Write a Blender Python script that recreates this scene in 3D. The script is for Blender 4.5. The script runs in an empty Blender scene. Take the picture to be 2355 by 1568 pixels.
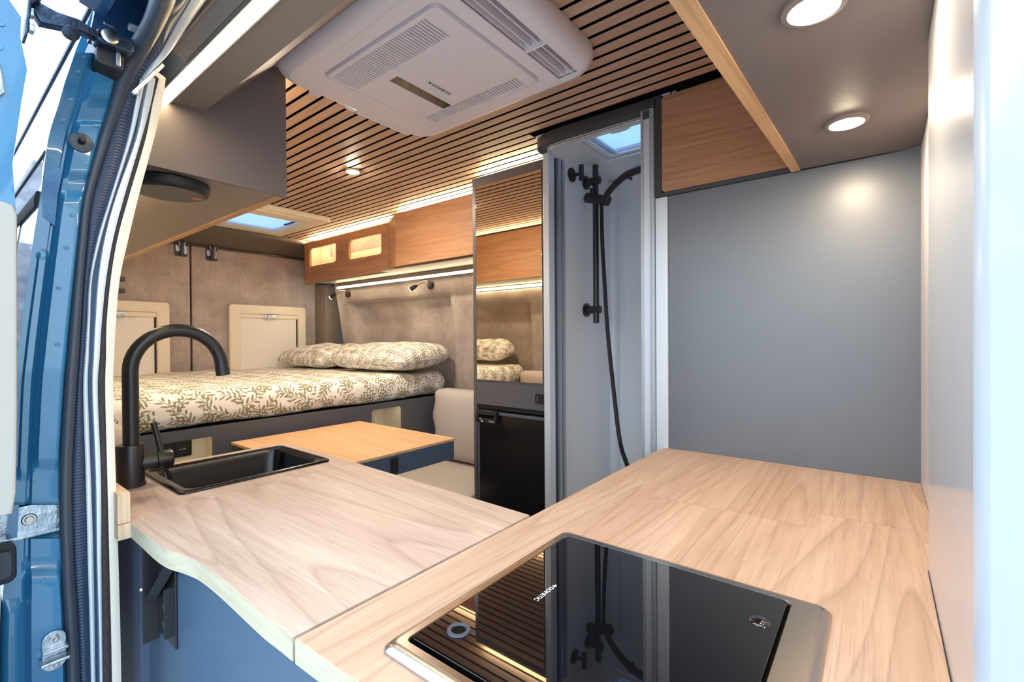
import bpy, bmesh, math, random
from mathutils import Vector, Matrix
random.seed(7)
S = bpy.context.scene
COL = S.collection
PI = math.pi

# ------------------------------------------------------------------ camera
cd = bpy.data.cameras.new('camera'); cam = bpy.data.objects.new('camera', cd); COL.objects.link(cam)
cd.sensor_width = 36.0; cd.lens = 36.0 * 1075.7 / 2355; cd.clip_start = 0.01; cd.clip_end = 200
yaw, pitch, roll = math.radians(38.09), math.radians(-0.397), math.radians(-0.383)
fw = Vector((math.cos(pitch)*math.cos(yaw), math.cos(pitch)*math.sin(yaw), math.sin(pitch)))
r0 = Vector((math.sin(yaw), -math.cos(yaw), 0)); u0 = r0.cross(fw)
r1 = math.cos(roll)*r0 + math.sin(roll)*u0; u1 = -math.sin(roll)*r0 + math.cos(roll)*u0
M = Matrix((r1, u1, -fw)).transposed().to_4x4(); M.translation = Vector((0, 0, 1.24))
cam.matrix_world = M
S.camera = cam

# ------------------------------------------------------------------ world, exposure
w = bpy.data.worlds.new('sky'); S.world = w; w.use_nodes = True
bg = w.node_tree.nodes['Background']
bg.inputs[0].default_value = (0.64, 0.82, 1.0, 1); bg.inputs[1].default_value = 2.2
S.view_settings.view_transform = 'Standard'; S.view_settings.look = 'None'
S.view_settings.gamma = 1; S.view_settings.use_curve_mapping = False
S.view_settings.exposure = 0.9
S.cycles.max_bounces = 10; S.cycles.diffuse_bounces = 6; S.cycles.glossy_bounces = 5
S.cycles.sample_clamp_indirect = 6.0; S.cycles.use_denoising = True
S.cycles.caustics_reflective = False; S.cycles.caustics_refractive = False

# ------------------------------------------------------------------ helpers
WL = {}                                     # world base point of each object

def link(name, me, mat, base, parent=None):
    o = bpy.data.objects.new(name, me); COL.objects.link(o)
    b = Vector(base)
    if parent is not None:
        o.parent = parent; o.location = b - WL[parent.name]
    else:
        o.location = b
    WL[o.name] = b
    if mat is not None and hasattr(me, 'materials'): me.materials.append(mat)
    return o

def fin(name, bm, mat, parent=None, smooth=None, base=None):
    if smooth is not None:
        for f in bm.faces: f.smooth = True
    if base is None:
        if parent is not None: base = WL[parent.name]
        else:
            lo = [min(v.co[i] for v in bm.verts) for i in range(3)]; hi = [max(v.co[i] for v in bm.verts) for i in range(3)]
            base = ((lo[0]+hi[0])/2, (lo[1]+hi[1])/2, lo[2])
    b = Vector(base)
    for v in bm.verts: v.co -= b
    me = bpy.data.meshes.new(name); bm.to_mesh(me); bm.free()
    if smooth:
        me.set_sharp_from_angle(angle=math.radians(smooth))
    return link(name, me, mat, b, parent)

def thing(name, label, cat, base, group=None):
    o = bpy.data.objects.new(name, None); COL.objects.link(o); o.location = base; o.empty_display_size = .05
    WL[o.name] = Vector(base); o['label'] = label; o['category'] = cat
    if group: o['group'] = group
    return o

def tag(o, label, cat, group=None):
    o['label'] = label; o['category'] = cat
    if group: o['group'] = group
    return o

def struct(o): o['kind'] = 'structure'; return o
def stuff(o): o['kind'] = 'stuff'; return o

def add_box(bm, x0, x1, y0, y1, z0, z1, bev=0, seg=2):
    vs = [bm.verts.new((x, y, z)) for x in (x0, x1) for y in (y0, y1) for z in (z0, z1)]
    F = [(0,1,3,2),(4,6,7,5),(0,4,5,1),(2,3,7,6),(0,2,6,4),(1,5,7,3)]
    fs = [bm.faces.new([vs[i] for i in f]) for f in F]
    if bev:
        es = list({e for f in fs for e in f.edges})
        bmesh.ops.bevel(bm, geom=es, offset=bev, segments=seg, affect='EDGES', profile=.5)
    return vs

def wn(o, on=True):                          # keeps large faces flat beside their small bevels
    if on:
        m = o.modifiers.new('wn', 'WEIGHTED_NORMAL'); m.keep_sharp = True; m.weight = 100
    return o

def box(name, b, mat, parent=None, bev=0, seg=2, base=None):
    bm = bmesh.new(); add_box(bm, *b, bev=bev, seg=seg)
    return wn(fin(name, bm, mat, parent, 40 if bev else None, base), bev)

def boxes(name, bl, mat, parent=None, bev=0):
    bm = bmesh.new()
    for b in bl: add_box(bm, *b, bev=bev, seg=1)
    return fin(name, bm, mat, parent, 40 if bev else None)

def rrect(x0, x1, y0, y1, r, n=6):
    P = []
    for cx, cy, a0 in ((x1-r, y1-r, 0), (x0+r, y1-r, PI/2), (x0+r, y0+r, PI), (x1-r, y0+r, 1.5*PI)):
        for i in range(n+1):
            a = a0 + PI/2*i/n; P.append((cx+r*math.cos(a), cy+r*math.sin(a)))
    return P

def mp(axis, p, h):                          # 2d point + height along axis -> 3d  (x: p=(y,z); y: p=(x,z); z: p=(x,y))
    return (h, p[0], p[1]) if axis == 'x' else (p[0], h, p[1]) if axis == 'y' else (p[0], p[1], h)

def add_prism(bm, outer, axis, a, b, holes=(), bev=0, seg=2):
    start = set(bm.verts)
    loops = [outer, *holes]
    capf = []; rings = []
    for h in (a, b):
        es = []; rr = []
        for lp in loops:
            vs = [bm.verts.new(mp(axis, p, h)) for p in lp]; rr.append(vs)
            es += [bm.edges.new((vs[i], vs[(i+1) % len(vs)])) for i in range(len(vs))]
        rings.append(rr)
        if holes:
            g = bmesh.ops.triangle_fill(bm, use_beauty=True, use_dissolve=False, edges=es)
            capf += [f for f in g['geom'] if isinstance(f, bmesh.types.BMFace)]
        else: capf.append(bm.faces.new(rr[0]))
    for lo, hi in zip(*rings):
        n = len(lo)
        for i in range(n): bm.faces.new((lo[i], lo[(i+1) % n], hi[(i+1) % n], hi[i]))
    nf = [f for f in bm.faces if any(v not in start for v in f.verts)]
    bmesh.ops.recalc_face_normals(bm, faces=nf)
    if bev:
        cap = set(capf)
        es = [e for f in capf for e in f.edges if not all(x in cap for x in e.link_faces)]
        bmesh.ops.bevel(bm, geom=list(set(es)), offset=bev, segments=seg, affect='EDGES', profile=.5)

def prism(name, outer, axis, a, b, mat, parent=None, holes=(), bev=0, seg=2, smooth=40):
    bm = bmesh.new(); add_prism(bm, outer, axis, a, b, holes, bev, seg)
    return wn(fin(name, bm, mat, parent, smooth), True)

def add_loft(bm, rings, closed=True, caps=True, uv=None):   # caps: True, False or 'end'
    R = [[bm.verts.new(p) for p in r] for r in rings]
    n = len(R[0]); lay = bm.loops.layers.uv.verify() if uv else None
    for i in range(len(R)-1):
        for j in range(n if closed else n-1):
            k = (j+1) % n
            f = bm.faces.new((R[i][j], R[i][k], R[i+1][k], R[i+1][j]))
            if uv:
                jk = j+1
                for l, (a, b) in zip(f.loops, ((i, j), (i, jk), (i+1, jk), (i+1, j))): l[lay].uv = uv(a, b)
    if caps and closed:
        for r in ((R[-1],) if caps == 'end' else (R[0], R[-1])):
            try: bm.faces.new(r)
            except ValueError: pass
    bmesh.ops.recalc_face_normals(bm, faces=bm.faces)
    return R

def loft(name, rings, mat, parent=None, closed=True, caps=True, smooth=50, uv=None):
    bm = bmesh.new(); add_loft(bm, rings, closed, caps, uv)
    return fin(name, bm, mat, parent, smooth)

def circ(c, d, r, n=16, up=None):
    d = Vector(d).normalized(); c = Vector(c)
    a = Vector(up) if up else (Vector((0, 0, 1)) if abs(d.z) < .9 else Vector((1, 0, 0)))
    u = d.cross(a).normalized(); v = d.cross(u)
    return [c + r*(math.cos(2*PI*i/n)*u + math.sin(2*PI*i/n)*v) for i in range(n)]

def add_tube(bm, pts, r, n=14, up=None):
    pts = [Vector(p) for p in pts]; rs = r if isinstance(r, (list, tuple)) else [r]*len(pts)
    rings = []
    for i, p in enumerate(pts):
        d = pts[min(i+1, len(pts)-1)] - pts[max(i-1, 0)]
        rings.append(circ(p, d, rs[i], n, up))
    add_loft(bm, rings)

def tube(name, pts, r, mat, parent=None, n=14, up=None):
    bm = bmesh.new(); add_tube(bm, pts, r, n, up); return fin(name, bm, mat, parent, 40)

def add_lathe(bm, prof, c, d, n=28):          # prof: (radius, height along d) list
    c = Vector(c); d = Vector(d).normalized()
    add_loft(bm, [circ(c + d*h, d, max(r, 1e-5), n) for r, h in prof])

def lathe(name, prof, c, d, mat, parent=None, n=28):
    bm = bmesh.new(); add_lathe(bm, prof, c, d, n); return fin(name, bm, mat, parent, 35)

def smoothpath(P, n=8):                       # Catmull-Rom
    P = [Vector(p) for p in P]; out = []
    for i in range(len(P)-1):
        a, b, c, d = P[max(i-1, 0)], P[i], P[i+1], P[min(i+2, len(P)-1)]
        for k in range(n):
            t = k/n
            out.append(.5*((2*b) + (c-a)*t + (2*a-5*b+4*c-d)*t*t + (3*b-a-3*c+d)*t**3))
    out.append(P[-1]); return out

def text(name, s, size, origin, xdir, ydir, mat, parent, depth=.0004, align='LEFT'):
    cu = bpy.data.curves.new('t', 'FONT'); cu.body = s; cu.size = size; cu.extrude = depth; cu.align_x = align
    t = bpy.data.objects.new('t', cu); COL.objects.link(t)
    dg = bpy.context.evaluated_depsgraph_get(); me = bpy.data.meshes.new_from_object(t.evaluated_get(dg))
    bpy.data.objects.remove(t)
    x = Vector(xdir).normalized(); y = Vector(ydir).normalized(); z = x.cross(y)
    R = Matrix((x, y, z)).transposed().to_4x4(); R.translation = Vector(origin)
    bm = bmesh.new(); bm.from_mesh(me); bmesh.ops.transform(bm, matrix=R, verts=bm.verts)
    bpy.data.meshes.remove(me)
    return fin(name, bm, mat, parent)

# ------------------------------------------------------------------ materials
def rgb(r, g, b):                             # sRGB 0..255 -> linear
    f = lambda c: (c/255/12.92) if c/255 <= .04045 else ((c/255+.055)/1.055)**2.4
    return (f(r), f(g), f(b), 1)

class NT:
    def __init__(s, name):
        s.m = bpy.data.materials.new(name); s.m.use_nodes = True; s.t = s.m.node_tree
        s.b = s.t.nodes['Principled BSDF']
    def n(s, typ, ins=None, **kw):
        x = s.t.nodes.new(typ)
        for k, v in kw.items(): setattr(x, k, v)
        for k, v in (ins or {}).items():
            if isinstance(v, bpy.types.NodeSocket): s.t.links.new(v, x.inputs[k])
            else: x.inputs[k].default_value = v
        return x
    def math(s, op, a, b=None, c=None):
        x = s.n('ShaderNodeMath', operation=op)
        for i, v in enumerate((a, b, c)):
            if v is None: continue
            if isinstance(v, bpy.types.NodeSocket): s.t.links.new(v, x.inputs[i])
            else: x.inputs[i].default_value = v
        return x.outputs[0]
    def set(s, k, v):
        if isinstance(v, bpy.types.NodeSocket): s.t.links.new(v, s.b.inputs[k])
        else: s.b.inputs[k].default_value = v
    def coord(s, sc=(1, 1, 1), kind='Object'):
        tc = s.n('ShaderNodeTexCoord')
        return s.n('ShaderNodeMapping', {'Vector': tc.outputs[kind], 'Scale': sc}).outputs[0]
    def noise(s, v, scale, detail=3, rough=.5, dist=0):
        return s.n('ShaderNodeTexNoise', {'Vector': v, 'Scale': scale, 'Detail': detail, 'Roughness': rough, 'Distortion': dist}).outputs[0]
    def ramp(s, f, stops):
        x = s.n('ShaderNodeValToRGB', {'Fac': f}); e = x.color_ramp.elements
        while len(e) < len(stops): e.new(.5)
        for k, (p, c) in zip(e, stops): k.position = p; k.color = c
        return x.outputs[0]
    def mix(s, f, a, b, blend='MIX'):
        x = s.n('ShaderNodeMix', data_type='RGBA', blend_type=blend)
        for i, v in ((0, f), (6, a), (7, b)):
            if isinstance(v, bpy.types.NodeSocket): s.t.links.new(v, x.inputs[i])
            else: x.inputs[i].default_value = v
        return x.outputs[2]
    def bump(s, h, st=.2, d=.002):
        x = s.n('ShaderNodeBump', {'Height': h, 'Strength': st, 'Distance': d}); s.set('Normal', x.outputs[0])

def plain(name, col, rough=.5, metal=0, var=.04, nscale=30, bump=0, spec=None, coat=0, coat_r=.05):
    t = NT(name); v = t.coord()
    n = t.noise(v, nscale, 4)
    c = t.mix(n, tuple(max(0, x*(1-var)) for x in col[:3]) + (1,), tuple(min(1, x*(1+var)) for x in col[:3]) + (1,))
    t.set('Base Color', c); t.set('Metallic', metal)
    t.set('Roughness', t.math('ADD', t.math('MULTIPLY', n, .02), rough-.01))
    if spec is not None: t.set('Specular IOR Level', spec)
    if coat: t.set('Coat Weight', coat); t.set('Coat Roughness', coat_r)
    if bump: t.bump(t.noise(v, nscale*12, 2), bump, .001)
    return t.m

def emis(name, col, st):
    t = NT(name); t.set('Base Color', (*col, 1)); t.set('Emission Color', (*col, 1)); t.set('Emission Strength', st); return t.m

def wood(name, light, mid, dark, grain='y', rough=.45, fig=1.0, joints=None, rnd=0.0):
    t = NT(name); st = {'x': (.065, 1, 1), 'y': (1, .065, 1), 'z': (1, 1, .065)}[grain]
    tc = t.n('ShaderNodeTexCoord'); src = tc.outputs['Object']
    if rnd:
        oi = t.n('ShaderNodeObjectInfo')
        cmb = t.n('ShaderNodeCombineXYZ', {0: t.math('MULTIPLY', oi.outputs['Random'], 7.0), 1: t.math('MULTIPLY', oi.outputs['Random'], 31.0), 2: 0.0})
        src = t.n('ShaderNodeVectorMath', {0: src, 1: cmb.outputs[0]}, operation='ADD').outputs[0]
    jc = None
    if joints:                                 # printed butt joints: shifts the figure beyond a line along the grain
        sx = t.n('ShaderNodeSeparateXYZ', {0: tc.outputs['Object']}); g = sx.outputs[0 if grain == 'x' else 1]; a = sx.outputs[1 if grain == 'x' else 0]
        row = t.math('FLOOR', t.math('MULTIPLY', a, joints[2]))
        stp = t.math('ADD', joints[0], t.math('MULTIPLY', t.math('FRACT', t.math('MULTIPLY', t.math('SINE', t.math('MULTIPLY', row, 12.9898)), 43758.5)), joints[1]))
        over = t.math('GREATER_THAN', g, stp)
        sh = t.n('ShaderNodeCombineXYZ', {0: t.math('MULTIPLY', over, 1.7), 1: t.math('MULTIPLY', over, .13), 2: 0.0})
        src = t.n('ShaderNodeVectorMath', {0: src, 1: sh.outputs[0]}, operation='ADD').outputs[0]
        jc = t.math('LESS_THAN', t.math('ABSOLUTE', t.math('SUBTRACT', g, stp)), .0012)
    v = t.n('ShaderNodeMapping', {'Vector': src, 'Scale': st}).outputs[0]
    big = t.noise(v, 22, 3, .55, .4)
    cont = t.math('FRACT', t.math('MULTIPLY', t.noise(v, 5.2, 1, .35, .15), 15*fig))
    line = t.ramp(cont, [(0, (0, 0, 0, 1)), (.10, (1, 1, 1, 1)), (.75, (.75, .75, .75, 1)), (.97, (.35, .35, .35, 1)), (1, (0, 0, 0, 1))])
    fine = t.noise(v, 95, 5, .65, .1)
    pores = t.noise(t.n('ShaderNodeMapping', {'Vector': src, 'Scale': tuple(.35*x if x < 1 else 1 for x in st)}).outputs[0], 330, 2, .6)
    c = t.mix(t.ramp(big, [(.32, (0, 0, 0, 1)), (.68, (1, 1, 1, 1))]), mid, light)
    c = t.mix(t.math('MULTIPLY', t.math('SUBTRACT', 1.0, line), .5), c, dark)
    c = t.mix(t.ramp(fine, [(.34, (.30, .30, .30, 1)), (.6, (0, 0, 0, 1))]), c, dark)
    c = t.mix(t.ramp(pores, [(.32, (.25, .25, .25, 1)), (.44, (0, 0, 0, 1))]), c, tuple(.6*x for x in dark[:3])+(1,))
    if jc is not None: c = t.mix(t.math('MULTIPLY', jc, .45), c, dark)
    if rnd:
        k = t.math('ADD', 1-rnd/2, t.math('MULTIPLY', oi.outputs['Random'], rnd))
        c = t.mix(1.0, c, t.n('ShaderNodeCombineXYZ', {0: k, 1: k, 2: k}).outputs[0], 'MULTIPLY')
    t.set('Base Color', c); t.set('Roughness', t.math('ADD', rough, t.math('MULTIPLY', fine, .12)))
    t.bump(fine, .08, .001)
    return t.m

def concrete_cloth(name, a, b):
    t = NT(name); v = t.coord()
    n1 = t.noise(v, 5, 5, .6); h = t.noise(t.coord((1, 1, .08)), 130, 3, .6); g = t.noise(t.coord((.08, .08, 1)), 130, 3, .6)
    c = t.mix(t.ramp(n1, [(.35, (0, 0, 0, 1)), (.65, (1, 1, 1, 1))]), a, b)
    c = t.mix(t.ramp(h, [(.36, (.28, .28, .28, 1)), (.5, (0, 0, 0, 1))]), c, tuple(.72*x for x in a[:3])+(1,))
    c = t.mix(t.ramp(g, [(.36, (.22, .22, .22, 1)), (.5, (0, 0, 0, 1))]), c, tuple(.75*x for x in a[:3])+(1,))
    t.set('Base Color', c); t.set('Roughness', .85); t.set('Specular IOR Level', .2); t.bump(t.noise(v, 240, 2), .15, .001)
    return t.m

def leaf_print(name, ground, leaf, sc):
    t = NT(name); uv = t.n('ShaderNodeTexCoord').outputs['UV']
    fac = None
    for scale, off, L in ((sc, (0, 0, 0), .40), (sc*1.06, (.31, .47, 0), .38), (sc*.95, (.83, .19, 0), .36), (sc*1.1, (.13, .71, 0), .34)):
        m = t.n('ShaderNodeMapping', {'Vector': uv, 'Location': off, 'Scale': (scale,)*3}).outputs[0]
        vo = t.n('ShaderNodeTexVoronoi', {'Vector': m, 'Scale': 1.0, 'Randomness': .45}, voronoi_dimensions='2D')
        d = t.n('ShaderNodeVectorMath', {0: m, 1: vo.outputs['Position']}, operation='SUBTRACT').outputs[0]
        ang = t.math('MULTIPLY', t.n('ShaderNodeSeparateColor', {0: vo.outputs['Color']}).outputs[0], 6.283)
        s = t.n('ShaderNodeSeparateXYZ', {0: d}); co, si = t.math('COSINE', ang), t.math('SINE', ang)
        u = t.math('ADD', t.math('MULTIPLY', s.outputs[0], co), t.math('MULTIPLY', s.outputs[1], si))
        vv = t.math('SUBTRACT', t.math('MULTIPLY', s.outputs[1], co), t.math('MULTIPLY', s.outputs[0], si))
        vv = t.math('ADD', vv, t.math('MULTIPLY', t.math('MULTIPLY', u, u), .45))       # curved stem
        side = t.math('SIGN', vv); av = t.math('ABSOLUTE', vv)
        q = t.math('ADD', u, t.math('MULTIPLY', side, .08))
        P = .20
        um = t.math('SUBTRACT', t.math('MULTIPLY', t.math('FRACT', t.math('DIVIDE', t.math('SUBTRACT', q, t.math('MULTIPLY', av, .9)), P)), P), P/2)
        lw = t.math('ADD', t.math('POWER', t.math('DIVIDE', t.math('SUBTRACT', av, .115), .085), 2.0), t.math('POWER', t.math('DIVIDE', um, .046), 2.0))
        lf = t.math('LESS_THAN', lw, 1.0)
        stem = t.math('LESS_THAN', av, .011)
        on = t.math('MULTIPLY', t.math('MAXIMUM', lf, stem), t.math('LESS_THAN', t.math('ABSOLUTE', u), L))
        fac = on if fac is None else t.math('MAXIMUM', fac, on)
    v = t.coord(); n = t.noise(v, 9, 3)
    c = t.mix(t.math('MULTIPLY', fac, t.math('ADD', .75, t.math('MULTIPLY', n, .3))), ground, leaf)
    t.set('Base Color', c); t.set('Roughness', .9); t.set('Specular IOR Level', .15); t.bump(t.noise(v, 14, 3), .35, .01)
    return t.m

def mottled(name, a, b, rough, metal=0, scale=40):
    t = NT(name); n = t.noise(t.coord(), scale, 4, .6)
    t.set('Base Color', t.mix(t.ramp(n, [(.4, (0, 0, 0, 1)), (.6, (1, 1, 1, 1))]), a, b)); t.set('Roughness', rough); t.set('Metallic', metal)
    t.bump(t.noise(t.coord(), scale*6, 2), .25, .002)
    return t.m

def glass(name, col, rough=0.0, alpha=.25):
    t = NT(name); t.set('Base Color', (*col, 1)); t.set('Roughness', rough); t.set('Alpha', alpha); t.set('Specular IOR Level', .5); return t.m

M_ = {}
M_['oak_y'] = wood('pale walnut laminate', rgb(207, 187, 176), rgb(189, 167, 155), rgb(146, 121, 108), 'y')
M_['oak_x'] = wood('pale walnut laminate across', rgb(205, 177, 158), rgb(189, 159, 138), rgb(150, 118, 98), 'x', joints=(.12, .10, 7.0), fig=1.25)
M_['oak_z'] = wood('pale walnut upright grain', rgb(228, 204, 176), rgb(212, 182, 150), rgb(176, 142, 112), 'z')
M_['oak_edge'] = wood('daylit edge band', rgb(204, 194, 170), rgb(190, 178, 152), rgb(162, 148, 120), 'y', fig=.7)  # daylight on the worktop edges is put into this paler colour
M_['oak_edge_warm'] = wood('oak edge band', rgb(222, 182, 136), rgb(206, 164, 118), rgb(170, 126, 86), 'x', fig=.7)
M_['oak_edge_long'] = wood('oak edge band lengthways', rgb(206, 164, 112), rgb(190, 146, 96), rgb(150, 110, 70), 'y', fig=.7)
M_['slat'] = wood('ceiling slat veneer', rgb(198, 168, 147), rgb(186, 154, 131), rgb(156, 121, 99), 'y', rnd=.10, fig=.6)
M_['cab'] = wood('walnut cabinet front', rgb(190, 144, 110), rgb(174, 126, 93), rgb(138, 96, 68), 'y')
M_['table'] = wood('table walnut', rgb(224, 184, 140), rgb(212, 168, 124), rgb(176, 134, 98), 'y')
M_['felt'] = plain('black felt', rgb(16, 13, 13), .95, spec=.1)
M_['anth'] = plain('anthracite laminate', rgb(92, 88, 90), .42, var=.03, nscale=6, spec=.4)
M_['anth_d'] = plain('dark anthracite laminate', rgb(62, 60, 62), .45, var=.03, nscale=6)
M_['panel'] = plain('grey wall board', rgb(96, 102, 112), .36, var=.035, nscale=4, spec=.5, coat=.6, coat_r=.36)
M_['slate_daylit'] = plain('slate laminate', rgb(74, 86, 110), .42, var=.03, nscale=6)  # blue of the doorway daylight is mixed into the laminate colour
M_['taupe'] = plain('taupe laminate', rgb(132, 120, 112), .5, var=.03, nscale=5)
M_['cloth'] = concrete_cloth('concrete look lining', rgb(158, 147, 144), rgb(188, 178, 173))
M_['white'] = plain('white plastic', rgb(214, 210, 214), .38, var=.015)
M_['acwhite'] = plain('white appliance plastic', rgb(226, 220, 226), .36, var=.012)
M_['door_trim'] = plain('greyish door trim', rgb(172, 168, 160), .45)
M_['cream'] = plain('cream plastic', rgb(232, 222, 204), .42, var=.02)
M_['blind'] = plain('white blind cloth', rgb(236, 232, 226), .8, var=.02, bump=.1)
M_['lining'] = plain('white shower lining', rgb(238, 240, 244), .3, var=.01, nscale=4)
M_['black'] = plain('matt black metal', rgb(34, 32, 34), .36, var=.05, spec=.6)
M_['rubber'] = plain('grey rubber', rgb(58, 66, 78), .42, var=.08, nscale=60)
M_['rubber_d'] = plain('black rubber', rgb(26, 26, 32), .55, var=.1, nscale=60)
M_['pile'] = plain('black brush pile', rgb(74, 70, 70), .95, var=.5, nscale=160, bump=.8, spec=.1)
M_['gloss_black'] = plain('black enamel', rgb(9, 10, 14), .2, var=.05, spec=.45)
M_['hobglass'] = plain('black glass', rgb(10, 11, 16), .02, var=.02, spec=1.0, coat=.6, coat_r=.01)
M_['fridge'] = plain('black fridge door', rgb(24, 22, 24), .3, var=.05)
M_['fridge_frame'] = plain('dark grey plastic', rgb(84, 92, 104), .4)
M_['alu'] = plain('satin aluminium', rgb(186, 192, 200), .42, metal=.7, var=.02)
M_['alu_white'] = plain('pale lacquered aluminium', rgb(214, 222, 232), .35, metal=.25, var=.02)
M_['steel'] = plain('brushed steel', rgb(190, 182, 176), .26, metal=1, var=.04)
M_['zinc'] = mottled('zinc plated steel', rgb(196, 204, 210), rgb(150, 160, 170), .3, .9)
M_['dark_steel'] = mottled('dark cast steel', rgb(70, 84, 104), rgb(44, 54, 70), .35, .7)
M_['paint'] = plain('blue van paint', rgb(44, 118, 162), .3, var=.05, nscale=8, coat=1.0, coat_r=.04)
M_['paint_shaded'] = plain('blue paint with recess shade', rgb(28, 66, 104), .4, var=.05, nscale=8, coat=.5)  # van paint darkened to stand for the shade inside recesses
M_['seam'] = mottled('seam sealer', rgb(84, 132, 178), rgb(62, 112, 160), .6, 0, 24)
M_['pillar'] = plain('white pillar trim', rgb(206, 210, 220), .22, var=.01, nscale=4, coat=.4, coat_r=.12)
M_['post'] = plain('daylit white door post', rgb(190, 200, 212), .25, var=.01, nscale=4, coat=.3, coat_r=.1)  # white post trim with the daylight's blue put into its colour
M_['slate'] = plain('neutral slate laminate', rgb(84, 86, 94), .42, var=.03, nscale=6)
M_['bulk'] = plain('bronze brown board', rgb(96, 88, 82), .32, var=.03, nscale=5)
M_['doorway'] = plain('skylit slate laminate', rgb(66, 88, 110), .42, var=.03, nscale=6)  # same slate laminate, with more of the sky's blue put into its colour
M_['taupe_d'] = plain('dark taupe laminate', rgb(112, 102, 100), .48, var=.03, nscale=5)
M_['mattress'] = leaf_print('leaf print cotton', rgb(246, 242, 238), rgb(132, 128, 86), 9.0)
M_['pillow'] = leaf_print('small leaf print cotton', rgb(246, 242, 238), rgb(128, 124, 92), 12.5)
M_['seat'] = plain('beige upholstery', rgb(192, 184, 180), .9, var=.08, nscale=180, bump=.4, spec=.15)
M_['mirror'] = plain('mirror silver', (.86, .80, .70, 1), .015, metal=1, var=.002)
M_['bronze'] = plain('dark tinted glass', rgb(70, 58, 40), .06, var=.05, metal=.6)
t = NT('frosted acrylic pane')
tr = t.n('ShaderNodeBsdfTranslucent', {'Color': (.62, .76, .93, 1)}); mx = t.n('ShaderNodeMixShader', {0: .35, 1: tr.outputs[0], 2: t.b.outputs[0]})
t.set('Base Color', (.70, .82, .95, 1)); t.set('Roughness', .15)
t.t.links.new(mx.outputs[0], t.t.nodes['Material Output'].inputs[0]); M_['pane'] = t.m
M_['floor'] = wood('vinyl floor', rgb(150, 132, 116), rgb(132, 114, 98), rgb(98, 82, 68), 'y')
M_['stone'] = mottled('stone masonry', rgb(150, 150, 160), rgb(96, 96, 112), .9, 0, 3)
M_['pave'] = mottled('pale bounce ground', rgb(196, 194, 190), rgb(176, 174, 170), .9, 0, 2)  # kept pale so the unseen ground throws daylight back
M_['red'] = plain('red badge', rgb(214, 96, 84), .4)
M_['ink'] = plain('dark print', rgb(30, 28, 34), .5)
M_['ink_w'] = plain('white print', rgb(230, 232, 238), .5)
M_['amber'] = emis('amber indicator', (1, .6, .12), 1.5)
WARM = (1.0, .80, .48)
M_['led'] = emis('warm led diffuser', (1.0, .79, .47), 17.0)
M_['led_hi'] = emis('warm led tape', WARM, 70.0)
M_['led_lo'] = emis('warm led bar', (1.0, .80, .50), 16.0)
M_['led_niche'] = emis('niche led', (1.0, .80, .46), 24.0)
M_['led_nook'] = emis('cutout led', (1.0, .80, .46), 9.0)
M_['lens_hi'] = emis('ceiling spot lens', (1.0, .85, .64), 1100.0)
M_['lens'] = emis('spot lens', (1.0, .82, .58), 200.0)
M_['bulb'] = emis('reading lamp lens', (1.0, .85, .6), 160.0)

ZC = .90            # worktop height
CE = 1.98           # underside of the slats
XP = 1.418          # plane of the grey board and the shower front

# ------------------------------------------------------------------ setting: shell
struct(box('floor', (.2, 2.15, -.6, 3.62, -.04, 0), M_['floor']))
struct(box('ground', (-40, 40, -40, 60, -.62, -.55), M_['pave']))  # unseen ground, added to bounce daylight in through the side door
# ceiling: black felt backing with the two hatch openings, and every slat
H1 = (1.13, 1.482, 2.79, 3.17)             # rear hatch opening
H2 = (1.58, 1.785, .58, .872)                 # shower hatch opening
rect = lambda x0, x1, y0, y1: [(x0, y0), (x1, y0), (x1, y1), (x0, y1)]
ceiling = struct(prism('ceiling', rect(.33, 2.12, -.5, 3.6), 'z', CE+.012, CE+.05, M_['felt'], holes=[rect(h[0]-.02, h[1]+.02, h[2]-.02, h[3]+.02) for h in (H1, H2)], smooth=None))
k0 = -4
for k in range(k0, 28):
    xa = .7327 + .0433*k + .0052; xb = xa + .0433 - .0104
    if xa < .56 or xb > 1.93: continue
    ya = -.08 if xb < 1.41 else 1.0
    segs = [(ya, 3.39)]
    if xb > 1.15 and xa < 1.57: segs = [(ya, 2.70), (3.25, 3.39)]
    for a, b in segs:
        o = box('slat', (xa, xb, a, b, CE, CE+.014), M_['slat'], ceiling, base=((xa+xb)/2, 0, CE))
        o.data.materials.append(M_['felt'])
        for f in o.data.polygons: f.material_index = 0 if f.normal.z < -.5 else 1
struct(box('wall_front', (.49, 2.1, -.17, -.105, 0, 2.0), M_['lining']))
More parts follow.
